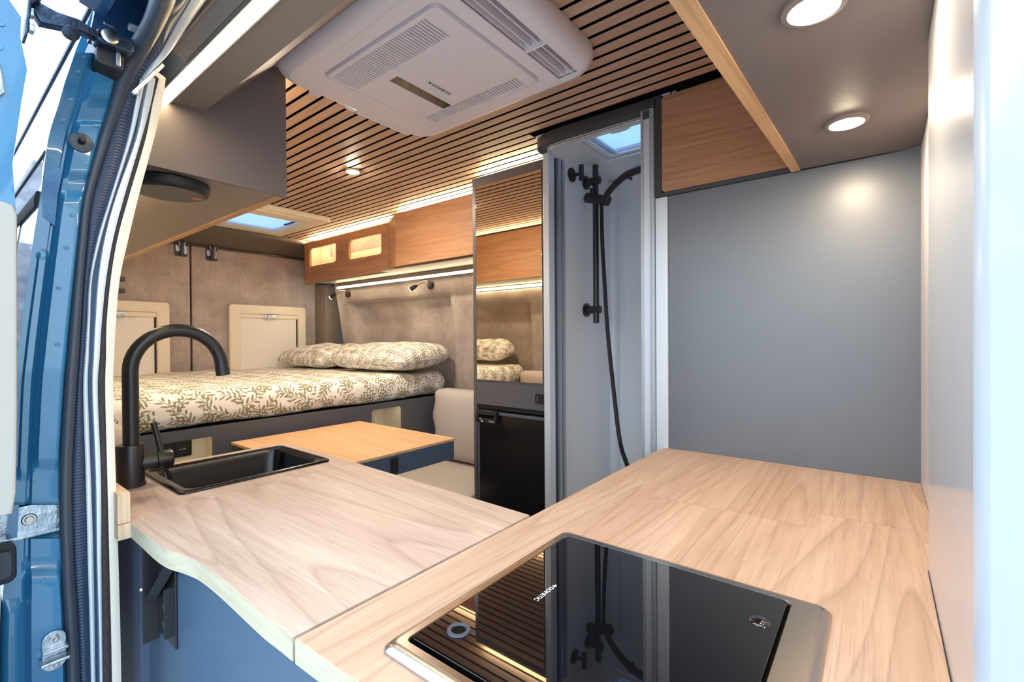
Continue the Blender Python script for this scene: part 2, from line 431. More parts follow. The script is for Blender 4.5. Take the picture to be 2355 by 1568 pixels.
# driver-side wall with its moulded recess (also mirrored on the passenger side, seen in the looking glass)
WP = [(.40, 2.075), (.75, 2.065), (1.0, 2.045), (1.10, 2.033), (1.19, 2.022), (1.30, 2.006), (1.40, 1.992), (1.50, 1.976), (1.55, 1.966), (1.60, 1.955), (1.66, 1.94), (1.80, 1.925), (1.98, 1.90)]
def wall_x(z):
    for (a, xa), (b, xb) in zip(WP, WP[1:]):
        if z <= b: return xa + (xb-xa)*(z-a)/(b-a)
    return WP[-1][1]
def sm(t): t = max(0, min(1, t)); return t*t*(3-2*t)
def side_wall(name, flip):
    ys = [1.32 if flip else 1.02, 1.5, 1.9, 1.98, 2.0, 2.02, 2.04, 2.07, 2.12, 2.3, 2.6, 2.9, 3.0, 3.03, 3.06, 3.08, 3.10, 3.12, 3.15, 3.22]
    zs = [.40, .75, 1.0, 1.06, 1.12, 1.20, 1.30, 1.40, 1.46, 1.48, 1.495, 1.51, 1.52, 1.56, 1.60, 1.66, 1.80, 1.98]
    rings = []
    for y in ys:
        r = []
        for z in [q for q in zs if not flip or q < 1.63]:
            yr = 2.012 + .02*(1.5-z)/.4 ; yl = 3.15 - .07*(1.5-z)/.35
            d = sm((y-yr)/.05)*sm((yl-y)/.12)*sm((1.512-z)/.016)
            x = wall_x(z) + .075*d
            if flip: x = 2.262 - x
            r.append((x, y, z))
        rings.append(r)
    bm = bmesh.new(); add_loft(bm, rings, closed=False, caps=False)
    if bm.faces[:] and (bm.faces[0].normal.x > 0) != flip: bmesh.ops.reverse_faces(bm, faces=bm.faces[:])
    g = bmesh.ops.solidify(bm, geom=bm.faces[:], thickness=.02)
    o = fin(name, bm, M_['cloth'], None, 60); struct(o); return o
side_wall('wall_right', False)
side_wall('wall_left', True)
struct(box('wall_outer', (2.19, 2.21, -.5, 3.6, 0, 2.0), M_['taupe']))
# column in the rear corner and the bulkhead over the rear doors
struct(box('trim_1', (1.975, 2.10, 3.39, 3.56, .4, 1.97), M_['taupe'], bev=.004))
struct(prism('trim_2', [(3.395, CE), (3.402, 1.955), (3.545, 1.868), (3.56, 1.868), (3.56, CE)], 'x', .26, 2.08, M_['bulk'], smooth=None))
struct(box('trim_3', (.26, 2.08, 3.535, 3.56, 1.856, 1.8675), M_['black']))

# rear doors, each with its lining, latch and blinded window
def rear_door(name, x0, x1):
    d = box(name, (x0, x1, 3.55, 3.60, .40, 1.865), M_['cloth'], bev=.004); struct(d); return d
door_l = rear_door('door_1', .24, 1.1135)
door_r = rear_door('door_2', 1.1245, 2.02)
struct(box('wall_back', (.2, 2.12, 3.605, 3.64, 0, 2.02), M_['felt']))
for d, pts in ((door_l, [(1.00, 1.66), (1.075, 1.60), (1.07, 1.30), (.6, 1.30)]), (door_r, [(1.19, 1.63), (1.19, 1.27), (1.47, 1.78), (1.86, 1.75)])):
    for x, z in pts: lathe('stud', [(.006, 0), (.006, .003), (.004, .0045), (0, .005)], (x, 3.55, z), (0, -1, 0), M_['cloth'], d, 12)
def latch(door, x, z, rnd):
    b = prism('latch_plate', rrect(x-.036, x+.036, z-.062, z+.045, .012), 'y', 3.546, 3.55, M_['anth_d'], door)
    prism('latch_wing', rrect(x-.031, x-.008, z-.03, z+.008, .006), 'y', 3.541, 3.5465, M_['zinc'], b)
    prism('latch_wing', rrect(x+.008, x+.031, z-.044, z+.008, .006), 'y', 3.541, 3.5465, M_['zinc'], b)
    box('latch_bolt', (x-.010, x+.010, 3.525, 3.5465, z-.055, z+.03), M_['black'], b, bev=.003)
    for s in (-1, 1):
        tube('latch_hook', [(x+s*.012, 3.54, z+.0), (x+s*.014, 3.53, z+.02), (x+s*.018, 3.525, z+.032)], .005, M_['zinc'], b, 8)
        lathe('screw', [(.005, 0), (.004, .003)], (x+s*.02, 3.541, z-.015), (0, -1, 0), M_['steel'], b, 10)
latch(door_l, 1.065, 1.842, 0); latch(door_r, 1.242, 1.835, 1)
for z in (1.605, 1.535): box('door_catch', (.735, .775, 3.53, 3.55, z-.012, z+.012), M_['black'], door_l, bev=.003)
def rear_window(name, x0, x1, z1, ix0, ix1, iz1, handle):
    fr = prism(name, rrect(x0, x1, .97, z1, .022), 'y', 3.515, 3.548, M_['cream'], None, [rrect(ix0, ix1, 1.02, iz1, .014)], bev=.007, seg=3)
    struct(fr)
    box('window_blind', (ix0-.005, ix1-.012, 3.532, 3.540, 1.0, iz1-.028), M_['blind'], fr)
    box('blind_cassette', (ix0, ix1, 3.520, 3.536, iz1-.030, iz1-.001), M_['cream'], fr, bev=.004)
    box('blind_track', (ix1-.012, ix1-.004, 3.534, 3.542, 1.0, iz1-.03), M_['rubber_d'], fr)
    hb = prism('blind_handle', rrect(handle-.048, handle+.048, iz1-.028, iz1-.006, .006), 'y', 3.508, 3.521, M_['alu_white'], fr, bev=.002)
    box('handle_grip', (handle-.03, handle+.03, 3.500, 3.509, iz1-.033, iz1-.002), M_['zinc'], hb, bev=.003)
    for x in (x0+.03, (x0+x1)/2, x1-.03):
        lathe('screw_cap', [(.006, 0), (.006, .0015), (.002, .0025)], (x, 3.515, z1-.022), (0, -1, 0), M_['cream'], fr, 12)
    for z in (1.36, 1.22):
        for x in (x0+.03, x1-.03): lathe('screw_cap', [(.006, 0), (.006, .0015), (.002, .0025)], (x, 3.515, z), (0, -1, 0), M_['cream'], fr, 12)
rear_window('window_1', .42, .992, 1.477, .49, .925, 1.412, .735)
rear_window('window_2', 1.336, 1.882, 1.487, 1.408, 1.822, 1.422, 1.615)

# grey board behind the worktop, white strips beside it, glossy panel and door post on the right
struct(box('trim_4', (XP, XP+.018, -.078, .503, .86, 1.667), M_['panel']))
struct(box('trim_5', (.902, 1.418, -.105, -.076, .0, 2.0), M_['white']))
struct(box('trim_6', (.49, .902, -.105, -.0565, .0, 2.05), M_['pillar'], bev=.002))
struct(prism('trim_7', [(.502, -.0575), (.49, -.056), (.465, -.062), (.38, -.145), (.38, -.2), (.502, -.2)], 'z', -.3, 2.1, M_['post'], smooth=60))

# ------------------------------------------------------------------ ceiling: soffit over the door, blind cassette, led profile
struct(prism('trim_8', [(.335, 1.79), (.435, 1.79), (.606, CE-.001), (.335, CE-.001)], 'y', -.4, 1.284, M_['taupe'], smooth=None))
struct(prism('trim_9', [(.290, 1.800), (.303, 1.801), (.305, 1.795), (.309, 1.795), (.311, 1.800), (.320, 1.796), (.333, 1.788), (.333, 1.86), (.290, 1.86)], 'y', -.4, 1.075, M_['taupe'], smooth=None))
ld = thing('led_strip', 'wide glowing warm light strip along the soffit above the side door', 'light strip', (.352, .4, 1.785))
prism('profile', [(.338, 1.7895), (.338, 1.784), (.341, 1.784), (.341, 1.787), (.364, 1.787), (.364, 1.784), (.367, 1.784), (.367, 1.7895)], 'y', -.4, 1.284, M_['alu'], ld, smooth=None)
box('diffuser', (.3415, .3635, -.4, 1.284, 1.783, 1.7868), M_['led'], ld)

# ------------------------------------------------------------------ roof air conditioner
ac = thing('air_conditioner', 'white roof air conditioner unit fixed under the slatted ceiling', 'air conditioner', (.83, .91, 1.915))
def rr3(x0, x1, y0, y1, r, z, n=7): return [(x, y, z) for x, y in rrect(x0, x1, y0, y1, r, n)]
loft('housing', [rr3(.575, 1.10, .565, 1.25, .06, 1.979), rr3(.572, 1.103, .562, 1.252, .06, 1.955), rr3(.577, 1.096, .570, 1.245, .06, 1.936), rr3(.588, 1.085, .58, 1.232, .055, 1.924), rr3(.597, 1.074, .59, 1.222, .05, 1.9205)], M_['acwhite'], ac, caps=False, smooth=60)
prism('bottom_plate', rrect(.597, 1.074, .59, 1.222, .05), 'z', 1.9205, 1.926, M_['acwhite'], ac, holes=[rrect(.652, 1.032, .70, 1.132, .022), rect(.675, 1.055, .606, .664)], smooth=None)
loft('panel_groove', [rr3(.652, 1.032, .70, 1.132, .022, 1.9205), rr3(.657, 1.027, .705, 1.127, .02, 1.932), rr3(.668, 1.016, .717, 1.115, .02, 1.932)], M_['acwhite'], ac, caps=False)
ap = prism('front_panel', rrect(.660, 1.024, .709, 1.123, .018), 'z', 1.9165, 1.931, M_['acwhite'], ac, holes=[rect(.673, .747, .752, 1.113), rect(.973, 1.036-.02, .742, 1.098), rect(.775, .970, .978, 1.012)], bev=.002)
for x0, x1, y0, y1 in ((.673, .747, .752, 1.113), (.973, 1.016, .742, 1.098)):
    n = 38; p = (y1-y0)/n
    stuff(boxes('grille', [(x0, x1, y0+p*i, y0+p*(i+.46), 1.9168, 1.9215) for i in range(n)], M_['acwhite'], ap))
    box('filter', (x0, x1, y0, y1, 1.928, 1.930), M_['felt'], ap)
box('display_window', (.775, .970, .978, 1.012, 1.9185, 1.924), M_['bronze'], ap)
text('lettering', 'DOMETIC', .0155, (.857, .9405, 1.9163), (1, 0, 0), (0, -1, 0), M_['ink'], ap)
prism('logo', [(x, .9405-h) for x, h in ((.838, .003), (.8455, .0115), (.8475, .0075), (.8535, .0100), (.850, .002), (.847, .000), (.8465, .0045), (.8440, .006))], 'z', 1.9160, 1.9164, M_['ink'], ap, smooth=None)
for y in (.622, .645): prism('louvre', [(y-.0016, 1.924), (y+.0016, 1.924), (y+.012, 1.962), (y+.009, 1.962)], 'x', .675, 1.055, M_['acwhite'], ac, smooth=None)
box('louvre_divider', (.903, .909, .606, .664, 1.919, 1.958), M_['acwhite'], ac, bev=.001)
box('louvre_back', (.672, 1.058, .603, .667, 1.962, 1.966), M_['acwhite'], ac)
boxes('louvre_channel', [(.670, .675, .600, .670, 1.924, 1.964), (1.055, 1.060, .600, .670, 1.924, 1.964), (.670, 1.060, .600, .606, 1.924, 1.964), (.670, 1.060, .664, .670, 1.924, 1.964)], M_['acwhite'], ac)
for x in (.70, .81, .95): box('clip', (x-.016, x+.016, 1.240, 1.253, 1.926, 1.934), M_['acwhite'], ac, bev=.002)
box('edge_strip', (.83, 1.03, 1.230, 1.246, 1.921, 1.930), M_['acwhite'], ac, bev=.002)
tube('panel_line', [(.612, .62, 1.9203), (.612, .80, 1.9203), (.616, .85, 1.9203), (.622, 1.02, 1.9203)], .0006, M_['white'], ac, 6)

# ------------------------------------------------------------------ spots
def spot(name, label, x, y, z, r, grp):
    t = thing(name, label, 'spotlight', (x, y, z-.006), grp)
    lathe('rim', [(r*1.0, .0), (r*1.02, -.006), (r*1.28, -.004), (r*1.3, 0)], (x, y, z), (0, 0, 1), M_['steel'] if z > 1.7 else M_['taupe'], t)
    lathe('lens', [(0, -.0095), (r*.6, -.0088), (r*.9, -.007), (r, -.005), (r, -.001), (0, -.001)], (x, y, z), (0, 0, 1), M_['lens_hi' if z > 1.7 else 'lens'], t)
    return t
spot('ceiling_spotlight', 'small lit round spotlight set in the slatted wooden ceiling', 1.197, 1.823, CE, .026, 'recessed round spotlights')
spot('ceiling_spotlight', 'larger lit spotlight in the dark shelf underside, cut by the top of the photo', .722, .066, 1.667, .029, 'recessed round spotlights')
spot('ceiling_spotlight', 'lit spotlight in the dark shelf underside, beside the grey wall board', 1.150, .050, 1.667, .029, 'recessed round spotlights')

# ------------------------------------------------------------------ overhead shelf box on the right
sh = thing('overhead_shelf', 'dark overhead shelf box with pale oak edge above the hob worktop', 'shelf', (.95, .05, 1.667))
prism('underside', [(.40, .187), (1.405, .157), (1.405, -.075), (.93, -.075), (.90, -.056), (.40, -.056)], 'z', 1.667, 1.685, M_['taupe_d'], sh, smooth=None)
prism('oak_edge', [(.40, .2155), (1.405, .1775), (1.405, .157), (.40, .187)], 'z', 1.664, 1.685, M_['oak_edge_warm'], sh, smooth=None)
prism('front_board', [(.40, .2155), (1.405, .1775), (1.405, .159), (.40, .197)], 'z', 1.685, CE-.002, M_['cab'], sh, smooth=None)

# wall cabinet above the grey board
wc = thing('wall_cabinet', 'walnut fronted wall cabinet beside the shower opening under the ceiling', 'cabinet', (1.6, .35, 1.66))
prism('door', rrect(.182, .521, 1.680, 1.972, .012), 'x', 1.411, 1.427, M_['cab'], wc, bev=.002)
boxes('carcass', [(1.4275, 2.0, .17, .188, 1.668, 1.978), (1.4275, 2.0, .50, .5195, 1.668, 1.978), (1.4275, 2.0, .188, .50, 1.668, 1.684), (1.98, 2.0, .188, .50, 1.684, 1.978)], M_['anth_d'], wc)
box('side_panel', (1.411, 1.60, .5215, .5405, 1.668, 1.978), M_['anth_d'], wc)
box('bottom_edge', (1.409, 1.4272, .17, .521, 1.668, 1.6785), M_['anth_d'], wc)

# ------------------------------------------------------------------ passenger-side overhead cabinet with its speaker
oc = thing('overhead_cabinet', 'long overhead cabinet with plain taupe end panel above the sink', 'cabinet', (.46, 1.3, 1.633))
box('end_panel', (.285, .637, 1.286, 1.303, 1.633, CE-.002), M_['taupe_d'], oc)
box('bottom_panel', (.285, .615, 1.303, 3.38, 1.634, 1.652), M_['taupe'], oc)
box('top_panel', (.30, .600, 1.303, 3.38, 1.93, 1.946), M_['taupe'], oc)
for a, b in ((1.304, 2.398), (2.402, 3.38)): box('door', (.616, .636, a, b, 1.640, 1.948), M_['cab'], oc)
box('edge_band', (.614, .637, 1.304, 3.38, 1.6315, 1.6395), M_['oak_edge_long'], oc)
box('light_tape', (.585, .60, 1.32, 3.38, 1.947, 1.951), M_['led_hi'], oc)
ub = thing('led_strip', 'warm light bar under the passenger side cabinet, seen in the mirror', 'light strip', (.312, 2.2, 1.60))
box('profile', (.302, .330, 1.45, 3.2, 1.626, 1.6335), M_['alu'], ub); box('diffuser', (.304, .328, 1.45, 3.2, 1.612, 1.626), M_['led_lo'], ub)
sp = thing('speaker', 'round black speaker with red badge under the taupe overhead cabinet', 'speaker', (.395, 1.39, 1.605))
lathe('body', [(0, .0), (.075, .0), (.081, .003), (.085, .010), (.085, .024), (.078, .0285), (0, .0285)], (.395, 1.392, 1.605), (0, 0, 1), M_['rubber_d'], sp, 48)
lathe('grille', [(0, -.0008), (.073, -.0008), (.073, .001), (0, .001)], (.395, 1.392, 1.605), (0, 0, 1), M_['anth_d'], sp, 40)
box('badge', (.441, .463, 1.378, 1.392, 1.6035, 1.6045), M_['red'], sp)

# ------------------------------------------------------------------ driver-side overhead cabinets
def opening(y0, y1, z0, z1): return rrect(y0, y1, z0, z1, .02, 5)
lb = thing('overhead_locker', 'shallow walnut overhead locker with two glowing window openings', 'cabinet', (1.85, 2.86, 1.655))
prism('front', rect(2.372, 3.375, 1.655, 1.953), 'x', 1.80, 1.818, M_['cab'], lb, holes=[opening(2.442, 2.800, 1.770, 1.902), opening(2.952, 3.308, 1.774, 1.907)])
box('bottom_panel', (1.802, 1.93, 2.372, 3.375, 1.647, 1.6545), M_['taupe'], lb)
boxes('carcass', [(1.818, 1.93, 2.372, 3.375, 1.655, 1.668), (1.818, 1.93, 2.372, 3.375, 1.94, 1.953), (1.918, 1.93, 2.372, 3.375, 1.668, 1.94), (1.818, 1.918, 2.372, 2.388, 1.668, 1.94), (1.818, 1.918, 3.36, 3.375, 1.668, 1.94)], M_['cream'], lb)
prism('divider', [(1.818, 3.02), (1.83, 3.02), (1.918, 3.10), (1.918, 3.115)], 'z', 1.668, 1.94, M_['cream'], lb, smooth=None)
box('niche_light', (1.822, 1.830, 2.40, 3.34, 1.934, 1.9395), M_['led_niche'], lb)
lc = thing('overhead_locker', 'deep walnut overhead locker next to the mirrored tall cabinet', 'cabinet', (1.82, 1.9, 1.655))
box('door', (1.708, 1.726, 1.433, 2.185, 1.655, 1.953), M_['cab'], lc, bev=.0015)
box('bottom_panel', (1.735, 1.93, 1.433, 2.371, 1.647, 1.6545), M_['taupe'], lc)
boxes('carcass', [(1.726, 1.93, 1.433, 2.185, 1.657, 1.672), (1.726, 1.93, 1.433, 2.185, 1.93, 1.945), (1.915, 1.93, 1.433, 2.185, 1.672, 1.93)], M_['taupe'], lc)
prism('end_wedge', [(1.710, 2.186), (1.728, 2.186), (1.93, 2.369), (1.799, 2.369)], 'z', 1.655, 1.953, M_['cab'], lc, smooth=None)
for x0, x1, a, b in ((1.83, 1.845, 2.38, 3.36), (1.745, 1.76, 1.44, 2.19)):
    t = thing('led_strip', 'hidden warm light tape on top of the ' + ('shallow' if a > 2.3 else 'deep') + ' walnut overhead locker', 'light strip', ((x0+x1)/2, (a+b)/2, 1.953))
    box('tape', (x0, x1, a, b, 1.9535, 1.957), M_['led_hi'], t)
ul = thing('led_strip', 'warm light bar on the lined wall beneath the walnut overhead lockers', 'light strip', (1.925, 2.3, 1.607))
prism('profile', [(1.912, 1.646), (1.93, 1.646), (1.93, 1.606), (1.922, 1.606), (1.922, 1.6215), (1.912, 1.6215)], 'y', 1.44, 3.13, M_['taupe'], ul, smooth=None)
box('diffuser', (1.913, 1.9215, 1.44, 3.13, 1.608, 1.621), M_['led_lo'], ul)
ds = thing('speaker', 'small flat oval black speaker under the lit walnut locker end', 'speaker', (1.90, 3.23, 1.64))
lathe('body', [(0, .0), (.06, .0), (.068, .006), (.068, .012), (.06, .0155), (0, .0155)], (1.885, 3.24, 1.631), (0, 0, 1), M_['rubber_d'], ds, 32)
lathe('grille', [(0, -.0008), (.055, -.0008), (.055, .001), (0, .001)], (1.885, 3.24, 1.631), (0, 0, 1), M_['anth_d'], ds, 32)

def reading_lamp(label, by, bz, dy, dz):
    bx = wall_x(bz) - .001
    t = thing('reading_lamp', label, 'lamp', (bx, by, bz), 'gooseneck reading lamps')
    b = lathe('base', [(0, 0), (.026, 0), (.027, .006), (.024, .014), (0, .016)], (bx, by, bz), (-1, 0, .15), M_['black'], t)
    lathe('switch', [(.006, 0), (.005, .004), (0, .005)], (bx-.014, by+.006, bz-.01), (-1, 0, .1), M_['steel'], b, 12)
    P = smoothpath([(bx-.012, by-.004, bz+.012), (bx-.035, by-.004, bz+.02), (bx-.055, by+.02, bz+.016), (bx-.072, by+.055, bz-.004)])
    tube('gooseneck', P, .0048, M_['steel'], t, 10)
    e = P[-1]; d = Vector((-.35, .75, -.45)).normalized()
    h = tube('head', [e-d*.006, e, e+d*.010, e+d*.014, e+d*.044], [.007, .010, .011, .0135, .0145], M_['black'], t, 16)
    lathe('lens', [(0, .0435), (.0135, .0435), (.0135, .046), (0, .046)], e, d, M_['bulb'], t, 16)
reading_lamp('black gooseneck reading lamp nearer the mirrored tall cabinet', 2.166, 1.566, 0, 0)
reading_lamp('black gooseneck reading lamp nearer the rear doors', 3.055, 1.568, 0, 0)

# ------------------------------------------------------------------ roof hatches
def hatch(name, label, o, outer, zb, cas):
    t = thing(name, label, 'skylight', ((o[0]+o[1])/2, (o[2]+o[3])/2, zb))
    prism('frame', rrect(*outer, .03), 'z', zb, CE-.0005 if zb < 1.97 else zb+.012, M_['cream'] if cas else M_['lining'], t, holes=[rect(*o)], bev=.006)
    g = .018; zs = CE if zb < 1.97 else 2.0005
    boxes('shaft', [(o[0]-g, o[0], o[2]-g, o[3]+g, zs, 2.03), (o[1], o[1]+g, o[2]-g, o[3]+g, zs, 2.03), (o[0], o[1], o[2]-g, o[2], zs, 2.03), (o[0], o[1], o[3], o[3]+g, zs, 2.03)], M_['white'], t)
    zp = 1.974 if zb < 1.97 else 2.012
    box('pane', (o[0]-(-.001 if zb < 1.97 else .003), o[1]+(-.001 if zb < 1.97 else .003), o[2]-(-.001 if zb < 1.97 else .003), o[3]+(-.001 if zb < 1.97 else .003), zp, zp+.004), M_['pane'], t)
    return t
h1 = hatch('roof_hatch', 'cream framed roof skylight in the slatted ceiling over the bed', H1, (1.09, 1.572, 2.62, 3.25), 1.95, True)
box('blind_bar', (H1[0]+.005, H1[1]-.02, 3.140, 3.156, 1.958, 1.972), M_['alu_white'], h1, bev=.003)
tube('handle', smoothpath([(1.465, 2.83, 1.974), (1.45, 2.87, 1.964), (1.45, 2.95, 1.964), (1.465, 2.99, 1.974)]), .006, M_['rubber'], h1)
box('blind_cassette', (1.15, 1.46, 2.66, 2.70, 1.944, 1.951), M_['cream'], h1, bev=.002)
h2 = hatch('shower_hatch', 'white framed roof skylight inside the shower cubicle', H2, (1.52, 1.85, .53, .935), 1.988, False)
boxes('blind_bar', [(H2[0]+.003, H2[1]-.003, .852, .860, 1.99, 2.00), (H2[0]+.003, H2[1]-.003, .840, .846, 1.99, 2.00)], M_['alu_white'], h2)
tube('handle', smoothpath([(1.598, .79, 2.010), (1.606, .775, 2.000), (1.606, .72, 2.000), (1.598, .705, 2.010)]), .005, M_['white'], h2)

# ------------------------------------------------------------------ tall cabinet with mirror, and the fridge beneath
tc = thing('tall_cabinet', 'slate tall cabinet with a long mirror on its door above the fridge', 'wardrobe', (1.78, 1.23, 0))
box('door', (1.545, 1.563, 1.030, 1.414, .946, 1.95), M_['slate'], tc, bev=.0015)
box('side_panel', (1.545, 2.02, 1.415, 1.431, 0, 1.95), M_['anth'], tc)
box('side_panel', (1.565, 2.02, 1.024, 1.038, 0, 1.95), M_['anth_d'], tc)
box('top_panel', (1.565, 2.02, 1.038, 1.415, 1.93, 1.948), M_['anth_d'], tc)
box('mid_shelf', (1.560, 2.02, 1.038, 1.415, .926, .944), M_['rubber_d'], tc)
boxes('plinth', [(1.60, 2.0, 1.04, 1.414, 0, .30)], M_['anth_d'], tc)
box('mirror', (1.5405, 1.545, 1.054, 1.408, 1.056, 1.911), M_['mirror'], tc, bev=.0012)
lt = prism('latch', rrect(1.034, 1.092, .975, 1.014, .006), 'x', 1.540, 1.545, M_['rubber_d'], tc, bev=.0015)
boxes('latch_slot', [(1.5385, 1.5405, 1.072, 1.084, .985, 1.005)], M_['black'], lt)
box('latch_pull', (1.537, 1.5405, 1.076, 1.079, .986, 1.004), M_['steel'], lt)
tl = thing('led_strip', 'hidden warm light tape on top of the mirrored tall cabinet', 'light strip', (1.59, 1.22, 1.95))
box('tape', (1.585, 1.60, 1.05, 1.41, 1.9505, 1.954), M_['led_hi'], tl)

fr = thing('fridge', 'black compressor fridge built in below the mirrored cabinet door', 'fridge', (1.78, 1.22, .31))
box('body', (1.572, 2.0, 1.046, 1.406, .31, .915), M_['rubber_d'], fr)
prism('door_frame', rect(1.040, 1.412, .33, .918), 'x', 1.548, 1.570, M_['fridge_frame'], fr, holes=[rect(1.052, 1.402, .342, .906)], bev=.002)
box('door', (1.552, 1.566, 1.052, 1.402, .342, .906), M_['fridge'], fr)
hd = boxes('handle', [(1.530, 1.549, 1.288, 1.406, .903, .924), (1.526, 1.549, 1.392, 1.406, .870, .903), (1.526, 1.549, 1.288, 1.300, .870, .903), (1.534, 1.549, 1.300, 1.392, .868, .888)], M_['rubber_d'], fr, bev=.002)
box('handle_recess', (1.544, 1.549, 1.300, 1.392, .888, .903), M_['felt'], hd)
text('lettering', 'Series10', .0085, (1.5337, 1.333, .8745), (0, -1, 0), (0, 0, 1), M_['ink_w'], hd)
tube('key_mark', circ((1.5335, 1.384, .884), (1, 0, 0), .0035, 12) + [circ((1.5335, 1.384, .884), (1, 0, 0), .0035, 12)[0]], .0009, M_['ink_w'], hd, 6)
prism('key_mark', [(1.380, .872), (1.366, .872), (1.373, .880)], 'x', 1.5332, 1.5338, M_['ink_w'], hd, smooth=None)

# ------------------------------------------------------------------ shower cubicle
sc = thing('shower_cubicle', 'white shower cubicle with curved dark header and aluminium posts', 'shower', (1.75, .77, .04))
boxes('lining', [(1.50, 2.06, 1.0, 1.014, .05, 1.999), (2.06, 2.075, .50, 1.014, .05, 1.999), (1.44, 2.06, .486, .50, .05, 1.999)], M_['lining'], sc)
prism('roof_lining', rect(1.425, 2.06, .50, 1.0), 'z', 1.979, 1.9855, M_['lining'], sc, holes=[rect(H2[0]-.02, H2[1]+.02, H2[2]-.02, H2[3]+.02)], smooth=None)
prism('moulded_step', [(2.0595, 1.47), (2.0595, .06), (2.031, .06), (2.031, 1.38)], 'y', .501, .928, M_['lining'], sc, bev=.006)
box('tray', (1.44, 2.06, .50, 1.0, .04, .06), M_['lining'], sc)
lathe('corner_fillet', [(.03, .06), (.03, 1.97)], (2.055, .995, 0), (0, 0, 1), M_['lining'], sc, 16)
hp = [(1.408, .5425), (1.404, .70), (1.400, .86), (1.402, .92), (1.412, .96), (1.432, .995), (1.462, 1.018), (1.50, 1.024), (1.542, 1.025)]
hi = [(1.542, 1.006), (1.503, 1.002), (1.475, .99), (1.455, .97), (1.444, .945), (1.440, .90), (1.440, .86), (1.443, .70), (1.446, .5425)]
prism('header', hp + hi, 'z', 1.945, 1.9785, M_['anth_d'], sc, bev=.003)
boxes('post', [(1.405, 1.445, .5435, .582, .0, 1.9449)], M_['alu_white'], sc, bev=.002)
boxes('post_rib', [(1.400, 1.406, .5425, .548, .0, 1.94), (1.400, 1.406, .576, .583, .0, 1.94), (1.402, 1.406, .552, .556, 0, 1.94)], M_['alu'], sc)
box('post_cap', (1.401, 1.4065, .556, .576, 1.915, 1.94), M_['rubber'], sc)
box('jamb', (1.411, 1.432, .5045, .5415, 0, 1.666), M_['alu_white'], sc, bev=.002)
box('post', (1.490, 1.530, .986, 1.0135, 0, 1.9449), M_['alu_white'], sc, bev=.003)
box('rail_groove', (1.5305, 1.556, .993, .9995, 0, 1.94), M_['rubber'], sc)
boxes('post_rib', [(1.5565, 1.572, .984, .9995, 0, 1.942), (1.576, 1.582, .988, .9995, 0, 1.942), (1.586, 1.602, .984, .9995, 0, 1.942)], M_['alu'], sc)
tube('track', [(1.496, .985, 1.944), (1.470, .968, 1.944), (1.458, .94, 1.944), (1.456, .86, 1.944), (1.458, .585, 1.944)], .005, M_['alu'], sc, 8)

rl = thing('shower_rail', 'matt black shower slide rail with hand shower and hose on white lining', 'shower head', (1.797, .95, 1.30))
tube('bar', [(1.797, .95, 1.300), (1.797, .95, 1.972)], .0125, M_['black'], rl, 18)
for z in (1.908, 1.358):
    b = tube('bracket', [(1.797, .998, z), (1.797, .930, z)], .0165, M_['black'], rl, 18)
    lathe('flange', [(0, 0), (.029, 0), (.029, .008), (0, .010)], (1.797, .9995, z), (0, -1, 0), M_['black'], b, 24)
sl = tube('slider', [(1.778, .985, 1.838), (1.778, .983, 1.837), (1.782, .882, 1.806), (1.782, .880, 1.805)], [.018, .021, .021, .018], M_['black'], rl, 20)
lathe('lock_knob', [(.009, 0), (.009, .02), (.007, .024), (0, .025)], (1.775, .955, 1.846), (0, 0, 1), M_['black'], sl, 14)
hs = tube('hand_shower', smoothpath([(1.762, .895, 1.800), (1.74, .868, 1.820), (1.720, .822, 1.846), (1.705, .770, 1.866), (1.692, .72, 1.871), (1.682, .69, 1.869), (1.675, .65, 1.862)], 6), [.012]*6 + [.0125]*6 + [.0135]*6 + [.0145]*6 + [.0155]*6 + [.017]*6 + [.018], M_['black'], rl, 16)
lathe('spray_head', [(0, 0), (.04, 0), (.045, .006), (.042, .016), (.02, .022), (0, .024)], (1.672, .615, 1.838), (-.1, .25, 1), M_['black'], hs, 28)
lathe('spray_button', [(.008, 0), (.006, .008), (0, .009)], (1.698, .748, 1.850), (0, 0, -1), M_['black'], hs, 12)
hose = smoothpath([(1.772, .905, 1.815), (1.765, .906, 1.781), (1.752, .897, 1.64), (1.742, .884, 1.49), (1.722, .860, 1.27), (1.692, .820, 1.03), (1.662, .781, .845), (1.622, .733, .765), (1.57, .68, .72), (1.55, .62, .66)], 40)
hose = [p for p in hose]
tube('hose', hose, [.0075 + .0012*(i % 2) for i in range(len(hose))], M_['rubber_d'], rl, 10)
hk = thing('towel_hook', 'round black wall hook with upright peg beside the shower rail', 'hook', (1.68, 1.0, 1.91))
lathe('flange', [(0, 0), (.029, 0), (.029, .006), (0, .008)], (1.680, .9995, 1.911), (0, -1, 0), M_['black'], hk, 24)
tube('stem', [(1.680, .996, 1.908), (1.680, .960, 1.908)], .007, M_['black'], hk)
tube('peg', [(1.680, .952, 1.880), (1.680, .952, 1.941)], .0105, M_['black'], hk, 16)

